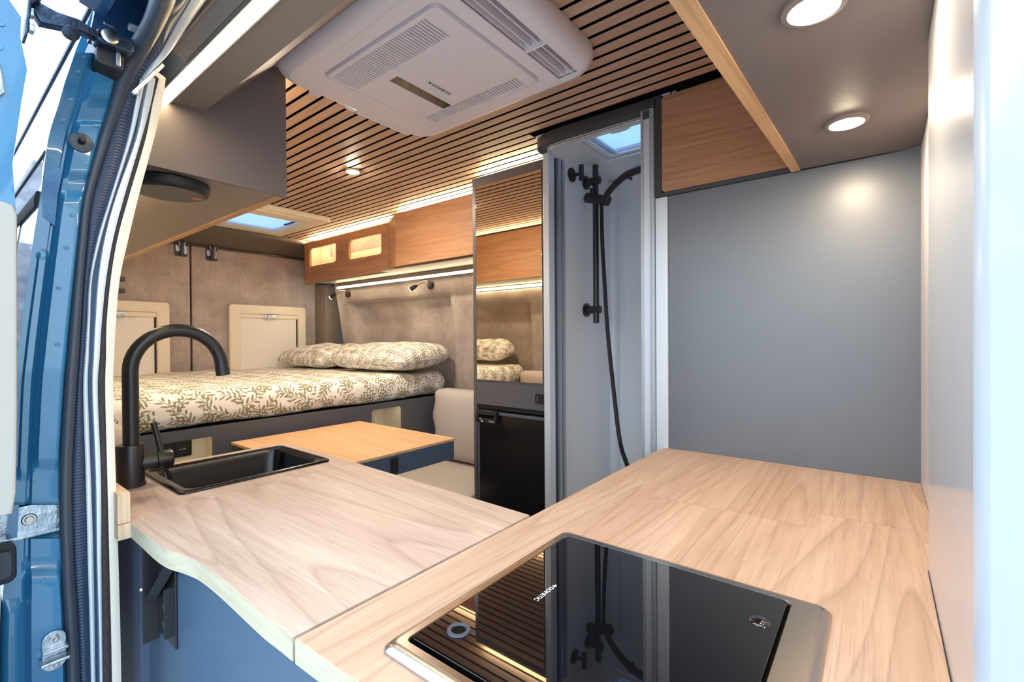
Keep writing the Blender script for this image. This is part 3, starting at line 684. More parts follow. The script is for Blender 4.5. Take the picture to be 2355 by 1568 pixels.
# ------------------------------------------------------------------ bed
def rounded_profile(y0, y1, z0, z1, r, n=8): return rrect(y0, y1, z0, z1, r, n)
def make_mattress():
    prof = []
    base = rrect(2.10, 3.535, .897, 1.036, .055, 8)
    # resample long edges
    for i, p in enumerate(base):
        q = base[(i+1) % len(base)]; d = math.dist(p, q); k = max(1, int(d/.06))
        for j in range(k): prof.append((p[0]+(q[0]-p[0])*j/k, p[1]+(q[1]-p[1])*j/k))
    arc = [0]
    for i in range(len(prof)): arc.append(arc[-1] + math.dist(prof[i], prof[(i+1) % len(prof)]))
    xs = [.235, .240, .252, .27] + [.30+.0575*i for i in range(30)] + [2.0, 2.02, 2.032, 2.038]
    rings = []
    cy, cz = 2.8175, .9665
    for x in xs:
        e = min(x-.235, 2.038-x); k = .05 if e < .05 else 0
        ins = (.05 - math.sqrt(max(0, .05**2 - (.05-e)**2))) if e < .05 else 0
        r = []
        for y, z in prof:
            fy = (y-cy); fz = (z-cz)
            yy = cy + fy*(1 - ins/.72); zz = cz + fz*(1 - ins/.0695*.8)
            wv = .004*math.sin(9*x+3*y) + .003*math.sin(21*x-7*y)
            if y < 2.2: yy += .006*math.sin(7*x+1) + .004*math.sin(17*x)
            if z > cz: zz += wv + .008*math.sin(PI*(y-2.1)/1.43)
            elif y < 2.2: zz += .004*math.sin(11*x)
            r.append((x, yy, zz))
        rings.append(r)
    o = loft('mattress', rings, M_['mattress'], None, uv=lambda a, b: (xs[a], arc[b]), smooth=70)
    return tag(o, 'thick mattress in white leaf print cover on the raised bed', 'mattress')
make_mattress()

def pillow(label, c, L, W, H, rot, tilt, seed, grp='leaf print pillows on the bed'):
    rnd = random.Random(seed); n, m = 30, 40; bm = bmesh.new(); lay = bm.loops.layers.uv.verify()
    R = Matrix.Rotation(rot, 4, 'Z') @ Matrix.Rotation(tilt, 4, 'Y')
    V = {}; ph = [rnd.uniform(0, 6) for _ in range(6)]
    for s in (1, -1):
        for i in range(n+1):
            for j in range(m+1):
                u = math.sin(PI/2*(2*i/n-1)); v = math.sin(PI/2*(2*j/m-1))
                edge = (i in (0, n)) or (j in (0, m))
                if edge and s < 0: V[s, i, j] = V[1, i, j]; continue
                pin = 1 - .07*(abs(u)**2 * (1-abs(v)**2)) - .05*(abs(v)**2 * (1-abs(u)**2))
                x = u*W/2*(1-.05*abs(v)**6); y = v*L/2*(1-.05*abs(u)**4)
                h = H/2*((1-abs(u)**4.5)*(1-abs(v)**9))**.5
                h += .006*math.sin(5*u+ph[0])*math.sin(6*v+ph[1])*(1-u*u)*(1-v*v)*2
                h += .004*math.sin(13*v+4*u+ph[2])*(1-u*u)*(1-v**4)
                V[s, i, j] = bm.verts.new(R @ Vector((x, y, s*h*(1.0 if s > 0 else .75))) + Vector(c))
    AU, AV = {}, {}
    for s in (1, -1):
        au = [0]; av = [0]
        for i in range(n): au.append(au[-1] + (V[s, i+1, m//2].co - V[s, i, m//2].co).length)
        for j in range(m): av.append(av[-1] + (V[s, n//2, j+1].co - V[s, n//2, j].co).length)
        AU[s] = au; AV[s] = av
    for s in (1, -1):
        for i in range(n):
            for j in range(m):
                q = [(i, j), (i+1, j), (i+1, j+1), (i, j+1)]
                if s < 0: q.reverse()
                f = bm.faces.new([V[s, a, b] for a, b in q])
                for l, (a, b) in zip(f.loops, q): l[lay].uv = (AU[s][a] + seed*.37, AV[s][b])
    o = fin('pillow', bm, M_['pillow'], None, 80); return tag(o, label, 'pillow', grp)
pillow('leaf print pillow lying at the front end of the bed', (1.835, 2.405, 1.124), .68, .42, .165, .06, -.10, 1)
pillow('leaf print pillow lying behind the front pillow towards the rear doors', (1.80, 3.105, 1.118), .66, .42, .15, -.05, -.12, 2)
pillow('leaf print pillow leaning on the passenger side, seen only in the mirror', (.340, 2.53, 1.14), .70, .20, .17, 0, .25, 3)

bb = thing('bed_base', 'slate bed base front with two rounded cutouts under the mattress', 'bed', (1.1, 2.1, 0))
prism('front_panel', rect(.24, 2.06, 0, .893), 'y', 2.10, 2.118, M_['slate'], bb, holes=[rrect(.555, .735, .690, .853, .015), rrect(1.479, 1.682, .62, .863, .018)], smooth=None)
box('platform', (.24, 2.06, 2.12, 3.535, .868, .888), M_['anth_d'], bb)
for x0, x1, z0, z1, yb in ((.535, .755, .672, .866, 2.24), (1.460, 1.700, .60, .866, 2.30)):
    boxes('niche', [(x0, x1, yb, yb+.01, z0, z1), (x0-.01, x0, 2.119, yb+.01, z0, z1), (x1, x1+.01, 2.119, yb+.01, z0, z1), (x0, x1, 2.119, yb, z0-.01, z0)], M_['cream'], bb)
for x in (1.555, 1.640): prism('shelf_slot', rrect(x-.008, x+.008, .66, .80, .007), 'y', 2.292, 2.2995, M_['blind'], bb)
so = thing('power_socket', 'dark power socket plate inside the left bed base cutout', 'socket', (.645, 2.235, .765))
prism('plate', rrect(.600, .700, .765, .835, .006), 'y', 2.2300, 2.2395, M_['black'], so, bev=.002)
prism('insert', rrect(.640, .690, .772, .828, .003), 'y', 2.2265, 2.2300, M_['rubber_d'], so, bev=.001)
boxes('marking', [(.655, .664, 2.226, 2.2266, .796, .798), (.667, .676, 2.226, 2.2266, .796, .798)], M_['ink_w'], so)
# light tapes inside the niches
for x0, x1, nm in ((.56, .73, 'left'), (1.48, 1.68, 'right')):
    nl = thing('led_strip', 'warm light tape hidden in the ' + nm + ' bed base cutout', 'light strip', ((x0+x1)/2, 2.133, .86))
    box('tape', (x0, x1, 2.13, 2.136, .862, .866), M_['led_nook'], nl)

def cushion(name, label, b, r, cat='cushion', puff=.02, mat='seat'):
    x0, x1, y0, y1, z0, z1 = b; bm = bmesh.new()
    cx, cy, cz = (x0+x1)/2, (y0+y1)/2, (z0+z1)/2; hx, hy, hz = (x1-x0)/2, (y1-y0)/2, (z1-z0)/2
    bmesh.ops.create_cube(bm, size=2); bmesh.ops.subdivide_edges(bm, edges=bm.edges[:], cuts=13, use_grid_fill=True)
    for v in bm.verts:
        p = Vector((v.co.x*hx, v.co.y*hy, v.co.z*hz))
        q = Vector((max(-hx+r, min(hx-r, p.x)), max(-hy+r, min(hy-r, p.y)), max(-hz+r, min(hz-r, p.z))))
        d = p-q
        if d.length > 1e-6: p = q + d.normalized()*r
        ux, uy, uz = p.x/hx, p.y/hy, p.z/hz
        k = puff*(1-ux*ux*0)  
        m = min(hx, hy, hz)
        if m == hx: p.x += math.copysign(puff*(1-uy**2)*(1-uz**2), p.x) if abs(ux) > .3 else 0; p.y *= 1-.03*(1-abs(uy))*0; p.y += .012*math.sin(7*uz)*abs(uy)**3
        if m == hz: p.z += math.copysign(puff*(1-uy**2)*(1-ux**2), p.z) if abs(uz) > .3 else 0
        v.co = p + Vector((cx, cy, cz))
    return tag(fin(name, bm, M_[mat], None, 80), label, cat)
cushion('back_cushion', 'beige upholstered back cushion standing beside the fridge', (1.855, 1.995, 1.455, 2.06, .545, .945), .045, puff=.025)
cushion('back_cushion', 'beige back cushion on the passenger bench, seen in the mirror', (.265, .385, 1.60, 2.07, .545, 1.0), .045, puff=.015)
cushion('bench_cushion', 'flat beige bench seat cushion beneath the wooden table', (1.40, 2.03, 1.446, 2.09, .449, .534), .03, puff=.006)
bn = tag(box('bench_box', (1.42, 2.04, 1.436, 2.098, 0, .438), M_['slate_daylit']), 'slate bench box beneath the beige seat cushion', 'bench')
bn = tag(box('bench_box', (.25, .74, 1.56, 2.098, 0, .438), M_['slate_daylit']), 'slate bench box behind the sink cabinet', 'bench')
cushion('bench_cushion', 'flat beige bench seat cushion behind the sink cabinet', (.25, .75, 1.56, 2.09, .449, .534), .03, puff=.006)

# ------------------------------------------------------------------ table
tb = thing('table', 'walnut topped table with slate apron between bench and sink counter', 'table', (1.07, 1.68, 0))
box('tabletop', (.772, 1.358, 1.362, 2.03, .822, .832), M_['table'], tb, bev=.001)
box('apron', (.775, 1.351, 1.364, 1.380, .750, .8215), M_['slate_daylit'], tb)
box('apron', (1.335, 1.351, 1.381, 2.02, .750, .8215), M_['slate_daylit'], tb)
box('apron', (.775, .791, 1.381, 2.02, .750, .8215), M_['anth_d'], tb)
tlx = prism('latch', rrect(1.034, 1.069, .757, .814, .006), 'y', 1.3605, 1.364, M_['rubber_d'], tb, bev=.0012)
box('latch_slot', (1.043, 1.060, 1.3595, 1.3606, .788, .806), M_['black'], tlx)
tube('leg', [(1.06, 1.72, .02), (1.06, 1.72, .821)], .035, M_['alu'], tb, 20); lathe('foot', [(0, 0), (.2, 0), (.2, .012), (.05, .02), (0, .02)], (1.06, 1.72, 0), (0, 0, 1), M_['alu'], tb)

# ------------------------------------------------------------------ sink counter
def edge_band(name, path, z0, z1, mat, parent, t=.0014):
    rings = []
    for i, p in enumerate(path):
        a = Vector(path[max(i-1, 0)]); b = Vector(path[min(i+1, len(path)-1)]); d = (b-a).normalized(); nrm = Vector((-d.y, d.x))
        if nrm.x > 0: nrm = -nrm
        q = Vector(p) + nrm*t
        rings.append([(p[0], p[1], z0), (q.x, q.y, z0), (q.x, q.y, z1), (p[0], p[1], z1)])
    return loft(name, rings, mat, parent, smooth=30)
TH = .029
wt = thing('worktop', 'pale walnut worktop around the black sink', 'worktop', (.5, 1.33, ZC-TH))
prism('top', [(.246, 1.1305), (.7435, 1.1305), (.747, 1.538), (.246, 1.538)], 'z', ZC-TH, ZC, M_['oak_y'], wt, holes=[rrect(.362, .702, 1.210, 1.478, .03)], bev=.0008, seg=1, smooth=None)
kc = thing('kitchen_cabinet', 'slate kitchen cabinet under the sink by the side door', 'cabinet', (.5, 1.0, 0))
boxes('carcass', [(.262, .28, 1.12, 1.535, .0, ZC-TH-.001), (.72, .738, 1.14, 1.535, 0, ZC-TH-.001), (.28, .72, 1.517, 1.535, 0, ZC-TH-.001), (.28, .72, 1.14, 1.158, 0, ZC-TH-.001)], M_['slate_daylit'], kc)
fp = thing('front_panel', 'wide slate panel below the fold-up worktop flap at the doorway', 'panel', (.285, .6, 0))
box('board', (.276, .292, .05, 1.118, 0, ZC-TH-.002), M_['doorway'], fp, bev=.001)
up = thing('upstand', 'short light wooden upstand block at the worktop end near the door', 'trim', (.236, 1.3, .88))
box('block', (.2265, .2455, 1.102, 1.50, .9005, .9565), M_['oak_z'], up, bev=.001)
box('lower_block', (.2265, .2455, 1.100, 1.50, .871, .8995), M_['oak_z'], up, bev=.0008)

sk = thing('sink', 'black rectangular inset sink with rounded corners in the pale worktop', 'sink', (.53, 1.345, .77))
def rrz(x0, x1, y0, y1, r, z): return [(x, y, z) for x, y in rrect(x0, x1, y0, y1, r, 8)]
loft('rim', [rrz(.353, .712, 1.199, 1.488, .016, .9002), rrz(.353, .712, 1.199, 1.488, .016, .904), rrz(.3555, .7095, 1.2015, 1.4855, .016, .9065), rrz(.362, .703, 1.208, 1.479, .018, .9062), rrz(.365, .700, 1.211, 1.476, .02, .9035), rrz(.372, .693, 1.217, 1.470, .03, .9042), rrz(.376, .689, 1.221, 1.466, .034, .902)], M_['gloss_black'], sk, caps=False)
loft('bowl', [rrz(.376, .689, 1.221, 1.466, .034, .902), rrz(.380, .685, 1.225, 1.462, .036, .89), rrz(.388, .677, 1.233, 1.454, .04, .80), rrz(.396, .669, 1.241, 1.446, .045, .782), rrz(.415, .650, 1.26, 1.427, .045, .775), rrz(.50, .55, 1.33, 1.36, .012, .772)], M_['gloss_black'], sk, caps='end')
lathe('drain', [(0, 0), (.03, 0), (.032, .003), (.02, .004), (0, .003)], (.53, 1.345, .7745), (0, 0, 1), M_['steel'], sk)

fc = thing('faucet', 'tall matt black kitchen faucet with curved spout at the sink', 'faucet', (.306, 1.375, ZC))
Y0 = 1.375
lathe('body', [(0, 0), (.0295, 0), (.0295, .008), (.027, .010), (.027, .094), (.0255, .097), (.016, .098)], (.307, Y0, ZC), (0, 0, 1), M_['black'], fc, 36)
arc = [(.309, Y0, .985), (.309, Y0, 1.05), (.309, Y0, 1.12)]
ca, cz, ra = .4055, 1.168, .0965
arc += [(ca - ra*math.cos(a), Y0, cz + ra*math.sin(a)) for a in [PI*i/22 for i in range(0, 22)]]
arc += [(ca+ra*.997, Y0, cz+.004), (ca+ra+.001, Y0, cz-.006)]
tube('spout', arc, .0158, M_['black'], fc, 24, up=(0, 1, 0))
tube('spout_tip', [(ca+ra+.0012, Y0, cz-.003), (ca+ra+.0035, Y0, cz-.022)], .0165, M_['black'], fc, 24, up=(0, 1, 0))
tube('mixer', [(.325, Y0, .950), (.357, Y0-.004, .950)], .0185, M_['black'], fc, 24)
cp = tube('handle_cap', [(.356, Y0-.004, .951), (.358, Y0-.004, .951), (.384, Y0-.007, .951), (.3865, Y0-.007, .951)], [.019, .0225, .0225, .0205], M_['black'], fc, 28)
tube('lever', [(.366, Y0-.004, .968), (.3595, Y0-.002, 1.005), (.352, Y0, 1.042), (.3518, Y0, 1.0435)], [.0068, .0064, .0066, .004], M_['black'], cp, 14)

# ------------------------------------------------------------------ fold-up flap with its wavy edge, and the folding bracket
wave = smoothpath([(p[0], p[1], 0) for p in [(.2465, 1.128), (.2462, 1.03), (.2462, .945), (.2499, .900), (.2578, .868), (.2650, .828), (.2672, .784), (.2666, .723), (.2648, .664), (.263, .600), (.2638, .56), (.264, .5275)]], 5)
wave = [(p.x, p.y) for p in wave]
fl = thing('worktop_flap', 'hinged pale worktop flap with wavy daylit edge at the doorway', 'worktop', (.5, .83, ZC-TH))
prism('top', wave + [(.724, .5275), (.742, 1.128)], 'z', ZC-TH, ZC, M_['oak_y'], fl, bev=.0006, seg=1, smooth=None)
edge_band('edge_band', wave, ZC-TH+.0006, ZC-.0006, M_['oak_edge'], fl)
br = thing('folding_bracket', 'black steel folding bracket holding up the wavy flap', 'bracket', (.27, 1.0, .72))
box('wall_plate', (.272, .2755, .955, 1.050, .705, .852), M_['black'], br, bev=.001)
box('flange', (.248, .2725, 1.046, 1.0495, .690, .866), M_['black'], br, bev=.001)
box('flange', (.256, .2725, .955, .958, .730, .815), M_['black'], br, bev=.001)
tube('arm', [(.262, 1.038, .775), (.262, .93, .868)], .011, M_['black'], br, 4)
lathe('pivot', [(0, 0), (.006, 0), (.006, .004), (0, .005)], (.272, 1.0, .765), (-1, 0, 0), M_['zinc'], br, 12)
lathe('pivot', [(0, 0), (.007, 0), (.007, .005), (0, .006)], (.272, 1.0, .735), (-1, 0, 0), M_['steel'], br, 12)
lathe('rivet', [(0, 0), (.004, 0), (.003, .003), (0, .003)], (.248, 1.048, .79), (-1, 0, 0), M_['steel'], br, 10)

# ------------------------------------------------------------------ hob worktop and hob
hw = thing('hob_worktop', 'wide pale walnut worktop holding the black glass hob', 'worktop', (.85, .23, ZC-TH))
hpth = [(.264, .5215), (.267, .423), (.272, .30), (.278, .1), (.282, -.055)]
prism('top', hpth + [(.902, -.0555), (.902, -.0755), (1.4175, -.0755), (1.4175, .503), (1.409, .5215)], 'z', ZC-TH, ZC, M_['oak_x'], hw, bev=.0006, seg=1, smooth=None)
edge_band('edge_band', hpth, ZC-TH+.0006, ZC-.0006, M_['oak_edge'], hw)
hc = thing('hob_cabinet', 'slate base cabinet under the hob worktop', 'cabinet', (.9, .2, 0))
boxes('carcass', [(.30, 1.40, .495, .512, 0, ZC-TH-.001), (.30, .88, -.05, -.034, 0, ZC-TH-.001)], M_['slate_daylit'], hc)

hb = thing('hob', 'black glass lidded hob with bronze steel frame set in worktop', 'hob', (.5, .235, ZC))
def rz(i, z, r): return rrz(.309+i, .689-i, .044+i, .4285-i, r, z)
loft('frame', [rz(0, .9002, .012), rz(.0005, .9035, .012), rz(.006, .9085, .011), rz(.012, .9095, .010)], M_['steel'], hb, caps=False)
prism('frame_top', rrect(.3205, .6775, .0555, .417, .010), 'z', .9065, .9096, M_['steel'], hb, holes=[rrect(.3285, .6685, .0845, .4095, .008)])
loft('frame_lip', [rrz(.3285, .6685, .0845, .4095, .008, .9096), rrz(.330, .667, .086, .408, .008, .9065), rrz(.330, .667, .086, .408, .008, .901)], M_['steel'], hb, caps=False)
box('tray', (.325, .672, .08, .413, .9004, .9022), M_['felt'], hb)
gl = prism('glass_lid', rrect(.3335, .6645, .0885, .4055, .006), 'z', .9055, .9118, M_['hobglass'], hb, bev=.0008)
lathe('finger_hole', [(.0125, -.001), (.0135, .0006), (.0125, .0022), (.009, .0022), (.0082, .0008), (.0082, .0002)], (.373, .371, .9118), (0, 0, 1), M_['rubber'], gl, 28)
lathe('hole_bottom', [(0, .0002), (.0081, .0002), (.0081, .0005), (0, .0005)], (.373, .371, .9118), (0, 0, 1), M_['felt'], gl, 24)
lathe('bumper', [(0, .0), (.011, .0), (.0095, .0018), (.005, .0034), (0, .0038)], (.596, .108, .9118), (0, 0, 1), M_['hobglass'], gl, 24)
text('lettering', 'DOMETIC', .0088, (.5135, .3405, .9119), (-1, 0, 0), (0, -1, 0), M_['ink_w'], gl, .00008)
prism('logo', [(.5225-x, .3405-h) for x, h in ((.0, .0015), (.0040, .0065), (.0052, .0043), (.0080, .0055), (.0065, .0012), (.0050, .000), (.0046, .0025), (.0032, .0034))], 'z', .9118, .9121, M_['ink_w'], gl, smooth=None)

# ------------------------------------------------------------------ rear door pillar of the sliding door opening
trimR = [(0.3012, 1.075, 1.742), (0.3026, 1.104, 1.702), (0.2955, 1.129, 1.638), (0.2703, 1.13, 1.52), (0.2544, 1.13, 1.438), (0.2401, 1.13, 1.357), (0.2335, 1.13, 1.275), (0.2302, 1.13, 1.21), (0.2282, 1.13, 1.144), (0.2304, 1.13, 0.98), (0.2328, 1.13, 0.815), (0.2347, 1.13, 0.593)]
trimL = [(0.2905, 1.075, 1.737), (0.2873, 1.104, 1.696), (0.2819, 1.129, 1.633), (0.2555, 1.13, 1.517), (0.2378, 1.13, 1.435), (0.2268, 1.13, 1.356), (0.2201, 1.13, 1.275), (0.2185, 1.13, 1.21), (0.2167, 1.13, 1.145), (0.2182, 1.13, 0.983), (0.2197, 1.13, 0.82), (0.2214, 1.13, 0.601)]
fuzL = [(0.2844, 1.075, 1.734), (0.2839, 1.104, 1.694), (0.2751, 1.129, 1.631), (0.2483, 1.13, 1.515), (0.2314, 1.13, 1.434), (0.22, 1.13, 1.355), (0.213, 1.13, 1.274), (0.2093, 1.13, 1.21), (0.2059, 1.13, 1.146), (0.2089, 1.13, 0.986), (0.208, 1.13, 0.825), (0.2077, 1.13, 0.609)]
wL = [(0.2743, 1.075, 1.73), (0.2732, 1.104, 1.69), (0.2675, 1.129, 1.629), (0.2366, 1.13, 1.513), (0.2195, 1.13, 1.432), (0.2095, 1.13, 1.354), (0.2044, 1.13, 1.274), (0.2014, 1.13, 1.211), (0.199, 1.13, 1.147), (0.2022, 1.13, 0.987), (0.2025, 1.13, 0.827), (0.2041, 1.13, 0.611)]
gL = [(0.2683, 1.075, 1.727), (0.2672, 1.104, 1.688), (0.2601, 1.129, 1.626), (0.2322, 1.13, 1.511), (0.2139, 1.13, 1.431), (0.2004, 1.13, 1.354), (0.1966, 1.13, 1.274), (0.1942, 1.13, 1.211), (0.1921, 1.13, 1.148), (0.1947, 1.13, 0.989), (0.1968, 1.13, 0.829), (0.1974, 1.13, 0.615)]
sL = [(0.2611, 1.075, 1.724), (0.2599, 1.104, 1.685), (0.2542, 1.129, 1.624), (0.2277, 1.13, 1.51), (0.209, 1.13, 1.43), (0.1968, 1.13, 1.353), (0.1925, 1.13, 1.274), (0.1889, 1.13, 1.211), (0.1859, 1.13, 1.148), (0.1879, 1.13, 0.991), (0.1893, 1.13, 0.832), (0.1914, 1.13, 0.618)]
ribL = [(0.2389, 0.773, 1.758), (0.2484, 0.855, 1.763), (0.2599, 0.954, 1.77), (0.2604, 1.039, 1.758), (0.2483, 1.075, 1.719), (0.2398, 1.104, 1.677), (0.226, 1.129, 1.615), (0.2013, 1.13, 1.504), (0.1934, 1.13, 1.428), (0.1879, 1.13, 1.352), (0.1837, 1.13, 1.274), (0.1801, 1.13, 1.211), (0.1761, 1.13, 1.149), (0.1689, 1.13, 0.995), (0.1696, 1.13, 0.84), (0.175, 1.13, 0.628)]
ribR = [(0.2662, 0.773, 1.774), (0.2733, 0.855, 1.776), (0.2823, 0.954, 1.782), (0.2838, 1.039, 1.769), (0.2638, 1.075, 1.726), (0.2599, 1.104, 1.685), (0.2537, 1.129, 1.624)] + sL[3:]
hdrR = [(0.2905, 0.773, 1.789), (0.294, 0.855, 1.788), (0.2992, 0.954, 1.79), (0.2973, 1.039, 1.776), (0.27, 1.075, 1.729)]
tubL = [(0.2118, 0.773, 1.741), (0.2226, 0.855, 1.748), (0.2355, 0.954, 1.757), (0.2343, 1.039, 1.746), (0.2253, 1.075, 1.709), (0.2217, 1.104, 1.67), (0.2112, 1.129, 1.61), (0.1894, 1.13, 1.501), (0.1817, 1.13, 1.426), (0.1752, 1.13, 1.351), (0.1687, 1.13, 1.273), (0.1642, 1.13, 1.212), (0.1597, 1.13, 1.151), (0.1521, 1.13, 0.999), (0.1539, 1.13, 0.846), (0.1591, 1.13, 0.637)]
edgeP = [(0.1568, 0.773, 1.708), (0.1614, 0.855, 1.714), (0.1669, 0.954, 1.721), (0.1678, 1.039, 1.714), (0.1607, 1.075, 1.681), (0.1553, 1.104, 1.645), (0.145, 1.129, 1.588), (0.1349, 1.13, 1.489), (0.1259, 1.13, 1.417), (0.1182, 1.13, 1.346), (0.1104, 1.13, 1.272), (0.1048, 1.13, 1.214), (0.1003, 1.13, 1.156), (0.095, 1.13, 1.013), (0.0877, 1.13, 0.872), (0.0801, 1.13, 0.684)]
def down(T): return T + [(T[-1][0]+.001, T[-1][1], .05)]
def fwd(T): a = T[0]; return [(a[0]-.012, -.25, a[2]-.008), (a[0]-.006, .4, a[2]-.004)] + T
def strip(name, L, R, y_front, depth, mat, parent, bulge=0, n=5):
    LL = smoothpath(L, 5); RR = smoothpath(R, 5); rings = []
    for i, (a, b) in enumerate(zip(LL, RR)):
        t = (LL[min(i+1, len(LL)-1)] - LL[max(i-1, 0)]).normalized(); d = (b-a).normalized(); nrm = d.cross(t).normalized()
        if nrm.y > 0 or (abs(nrm.y) < .3 and nrm.z > 0): nrm = -nrm
        fr_ = [a.lerp(b, k/n) + nrm*(y_front + bulge*math.sin(PI*k/n)) for k in range(n+1)]
        rings.append(fr_ + [b - nrm*depth, a - nrm*depth])
    return loft(name, rings, mat, parent, smooth=45)
pj = thing('door_seal', 'long ribbed grey rubber seal with pale inner trim around the sliding door opening', 'seal', (.2, 1.13, .05))
strip('inner_trim', down(trimL), down(trimR), 0, .03, M_['cream'], pj, .001)
strip('brush_pile', down(fuzL), down(trimL), -.002, .02, M_['pile'], pj, .004)
strip('pale_rail', down(wL), down(fuzL), .001, .02, M_['alu_white'], pj, .001)
strip('groove', down(gL), down(wL), -.010, .02, M_['paint_shaded'], pj)
strip('pale_rail', down(sL), down(gL), .002, .02, M_['alu_white'], pj, .002)
rs = strip('ribbed_flap', fwd(down(ribL)), fwd(down(ribR)), -.001, .018, None, pj, .004, 6)
t = NT('ribbed rubber'); v = t.coord(); wv = t.n('ShaderNodeTexWave', {'Vector': v, 'Scale': 55.0}, bands_direction='Z').outputs[1]
t.set('Base Color', rgb(44, 60, 86)); t.set('Roughness', .4); t.bump(wv, .5, .002); rs.data.materials.append(t.m)
mid = [tuple((Vector(a)+Vector(b))/2 - Vector((0, .005, 0))) for a, b in zip(tubL, ribL)]
rad = [(Vector(a)-Vector(b)).length/2*.98 for a, b in zip(tubL, ribL)]
def tubepath(P, r):
    P = fwd(down([tuple(p) for p in P])); r = [r[0], r[0]] + r + [r[-1]]
    Q = smoothpath(P, 5); rr = []
    for i in range(len(r)-1): rr += [r[i]+(r[i+1]-r[i])*k/5 for k in range(5)]
    return Q, rr + [r[-1]]
Q, rr = tubepath(mid, rad)
tube('bulb_seal', Q, rr, M_['rubber'], pj, 16, up=(1, 0, 0))
hl = smoothpath(fwd(ribR[:5]), 5); hr = smoothpath(fwd(hdrR), 5)
strip('header_rail', fwd(ribR[:5]), fwd(hdrR), .001, .02, M_['alu_white'], pj, .003)
lathe('screw', [(0, 0), (.005, 0), (.004, .003), (0, .004)], (.258, 1.085, 1.70), (0, -1, -.3), M_['zinc'], pj, 12)
prism('joint_strip', [(.246, 1.690), (.2925, 1.762), (.296, 1.758), (.250, 1.686)], 'y', 1.062, 1.068, M_['alu_white'], pj, smooth=None)

# blue painted pillar between the outer skin and the seal
def seg_lerp(T, z):
    T = sorted(T, key=lambda p: p[2])
    if z <= T[0][2]: return Vector((T[0][0], T[0][1], z))
    for a, b in zip(T, T[1:]):
        if z <= b[2]:
            k = (z-a[2])/(b[2]-a[2]); return Vector((a[0]+(b[0]-a[0])*k, a[1]+(b[1]-a[1])*k, z))
    return Vector((T[-1][0], T[-1][1], z))
def win(v, a, b, s): return sm((v-a)/s)*sm((b-v)/s)
def relief(u, z):
    f = .007*win(u, .29, .41, .04)                                  # crease beside the outer flange
    f -= .010*win(u, .44, .95, .05)*(win(z, 1.665, 1.80, .02) + win(z, 1.525, 1.645, .012) + win(z, 1.02, 1.505, .02))
    f -= .006*win(u, .12, .36, .05)*win(z, 1.0, 1.40, .02)
    f -= .016*win(u, .30, .95, .06)*win(z, .2, .865, .03)
    f -= .006*win(u, .02, .28, .04)*win(z, .2, .80, .02)
    f += .022*win(z, .905, .962, .006)
    return f
PE = smoothpath(down(edgeP[3:]), 22); PT = smoothpath(down([(x+.004, y, z) for x, y, z in tubL[3:]]), 22)
rings = []
for a, b in zip(PE, PT):
    r = []
    for k in range(25):
        p = a.lerp(b, k/24); p.y += relief(k/24, (a.z+b.z)/2 if b.y > 1.125 else b.z); r.append(p)
    rings.append(r + [b + Vector((0, .05, 0)), a + Vector((.002, .05, 0))])
pl = struct(loft('pillar', rings, M_['paint'], None, smooth=60))
def on_pillar(u, z):
    k = min(range(4, len(PE)), key=lambda q: abs((PE[q].z+PT[q].z)/2 - z))
    p = PE[k].lerp(PT[k], u); p.y += relief(u, z); return p
bpt = on_pillar(.60, 1.592)
b_ = lathe('bumper_stop', [(0, 0), (.0165, 0), (.017, .0025), (.014, .004), (0, .004)], bpt, (0, -1, 0), M_['rubber'], pl, 24)
lathe('stud', [(.0055, .003), (.005, .014), (.004, .017), (0, .017)], bpt, (0, -1, .1), M_['rubber_d'], b_, 12)
for u, z in ((.16, 1.745), (.17, 1.705), (.18, 1.665), (.16, 1.632), (.80, 1.622), (.78, 1.555), (.72, 1.46), (.68, 1.40), (.62, 1.33), (.72, 1.235), (.6, .84)):
    lathe('boss', [(.0038, 0), (.0034, .0012), (.0022, .0016), (0, .0008)], on_pillar(u, z) + Vector((0, .0004, 0)), (0, -1, 0), M_['paint'], pl, 14)
prism('sealer_patch', [(p.x, p.z) for p in (on_pillar(.02, 1.545), on_pillar(.38, 1.55), on_pillar(.36, 1.50), on_pillar(.40, 1.44), on_pillar(.12, 1.455), on_pillar(.02, 1.50))], 'y', 1.1295, 1.136, M_['seam'], pl, smooth=None)
trk = thing('door_rail_plate', 'zinc plated middle door rail plate on the blue pillar', 'rail', (.12, 1.14, .905))
box('plate', (.06, .156, 1.140, 1.146, .908, .960), M_['zinc'], trk, bev=.002)
box('lip', (.06, .156, 1.128, 1.142, .908, .913), M_['zinc'], trk, bev=.001)
lathe('screw', [(0, 0), (.010, 0), (.0085, .002), (.006, .002), (.005, .004), (0, .004)], (.117, 1.140, .936), (0, -1, 0), M_['steel'], trk, 18)
rb = thing('rubber_stop', 'dark rubber door stop block at the left photo edge', 'stop', (.085, 1.12, .865))
prism('block', rrect(.055, .098, .852, .915, .012), 'y', 1.095, 1.118, M_['rubber_d'], rb, bev=.004)
prism('inset', rrect(.06, .092, .862, .905, .008), 'y', 1.0925, 1.0955, M_['rubber'], rb, bev=.001)
st = thing('striker_plate', 'zinc plated door striker plate low on the blue pillar', 'latch', (.142, 1.10, .68))
prism('plate', rrect(.1265, .1565, .678, .744, .014), 'y', 1.1085, 1.1125, M_['zinc'], st, bev=.001)
box('striker_bar', (.1225, .159, 1.088, 1.109, .697, .703), M_['zinc'], st, bev=.002)
box('striker_bar', (.1255, .158, 1.096, 1.109, .713, .718), M_['zinc'], st, bev=.0015)
for z in (.731, .687): lathe('rivet', [(0, 0), (.0065, 0), (.006, .003), (.003, .0035), (0, .0025)], (.142, 1.1085, z), (0, -1, 0), M_['steel'], st, 16)

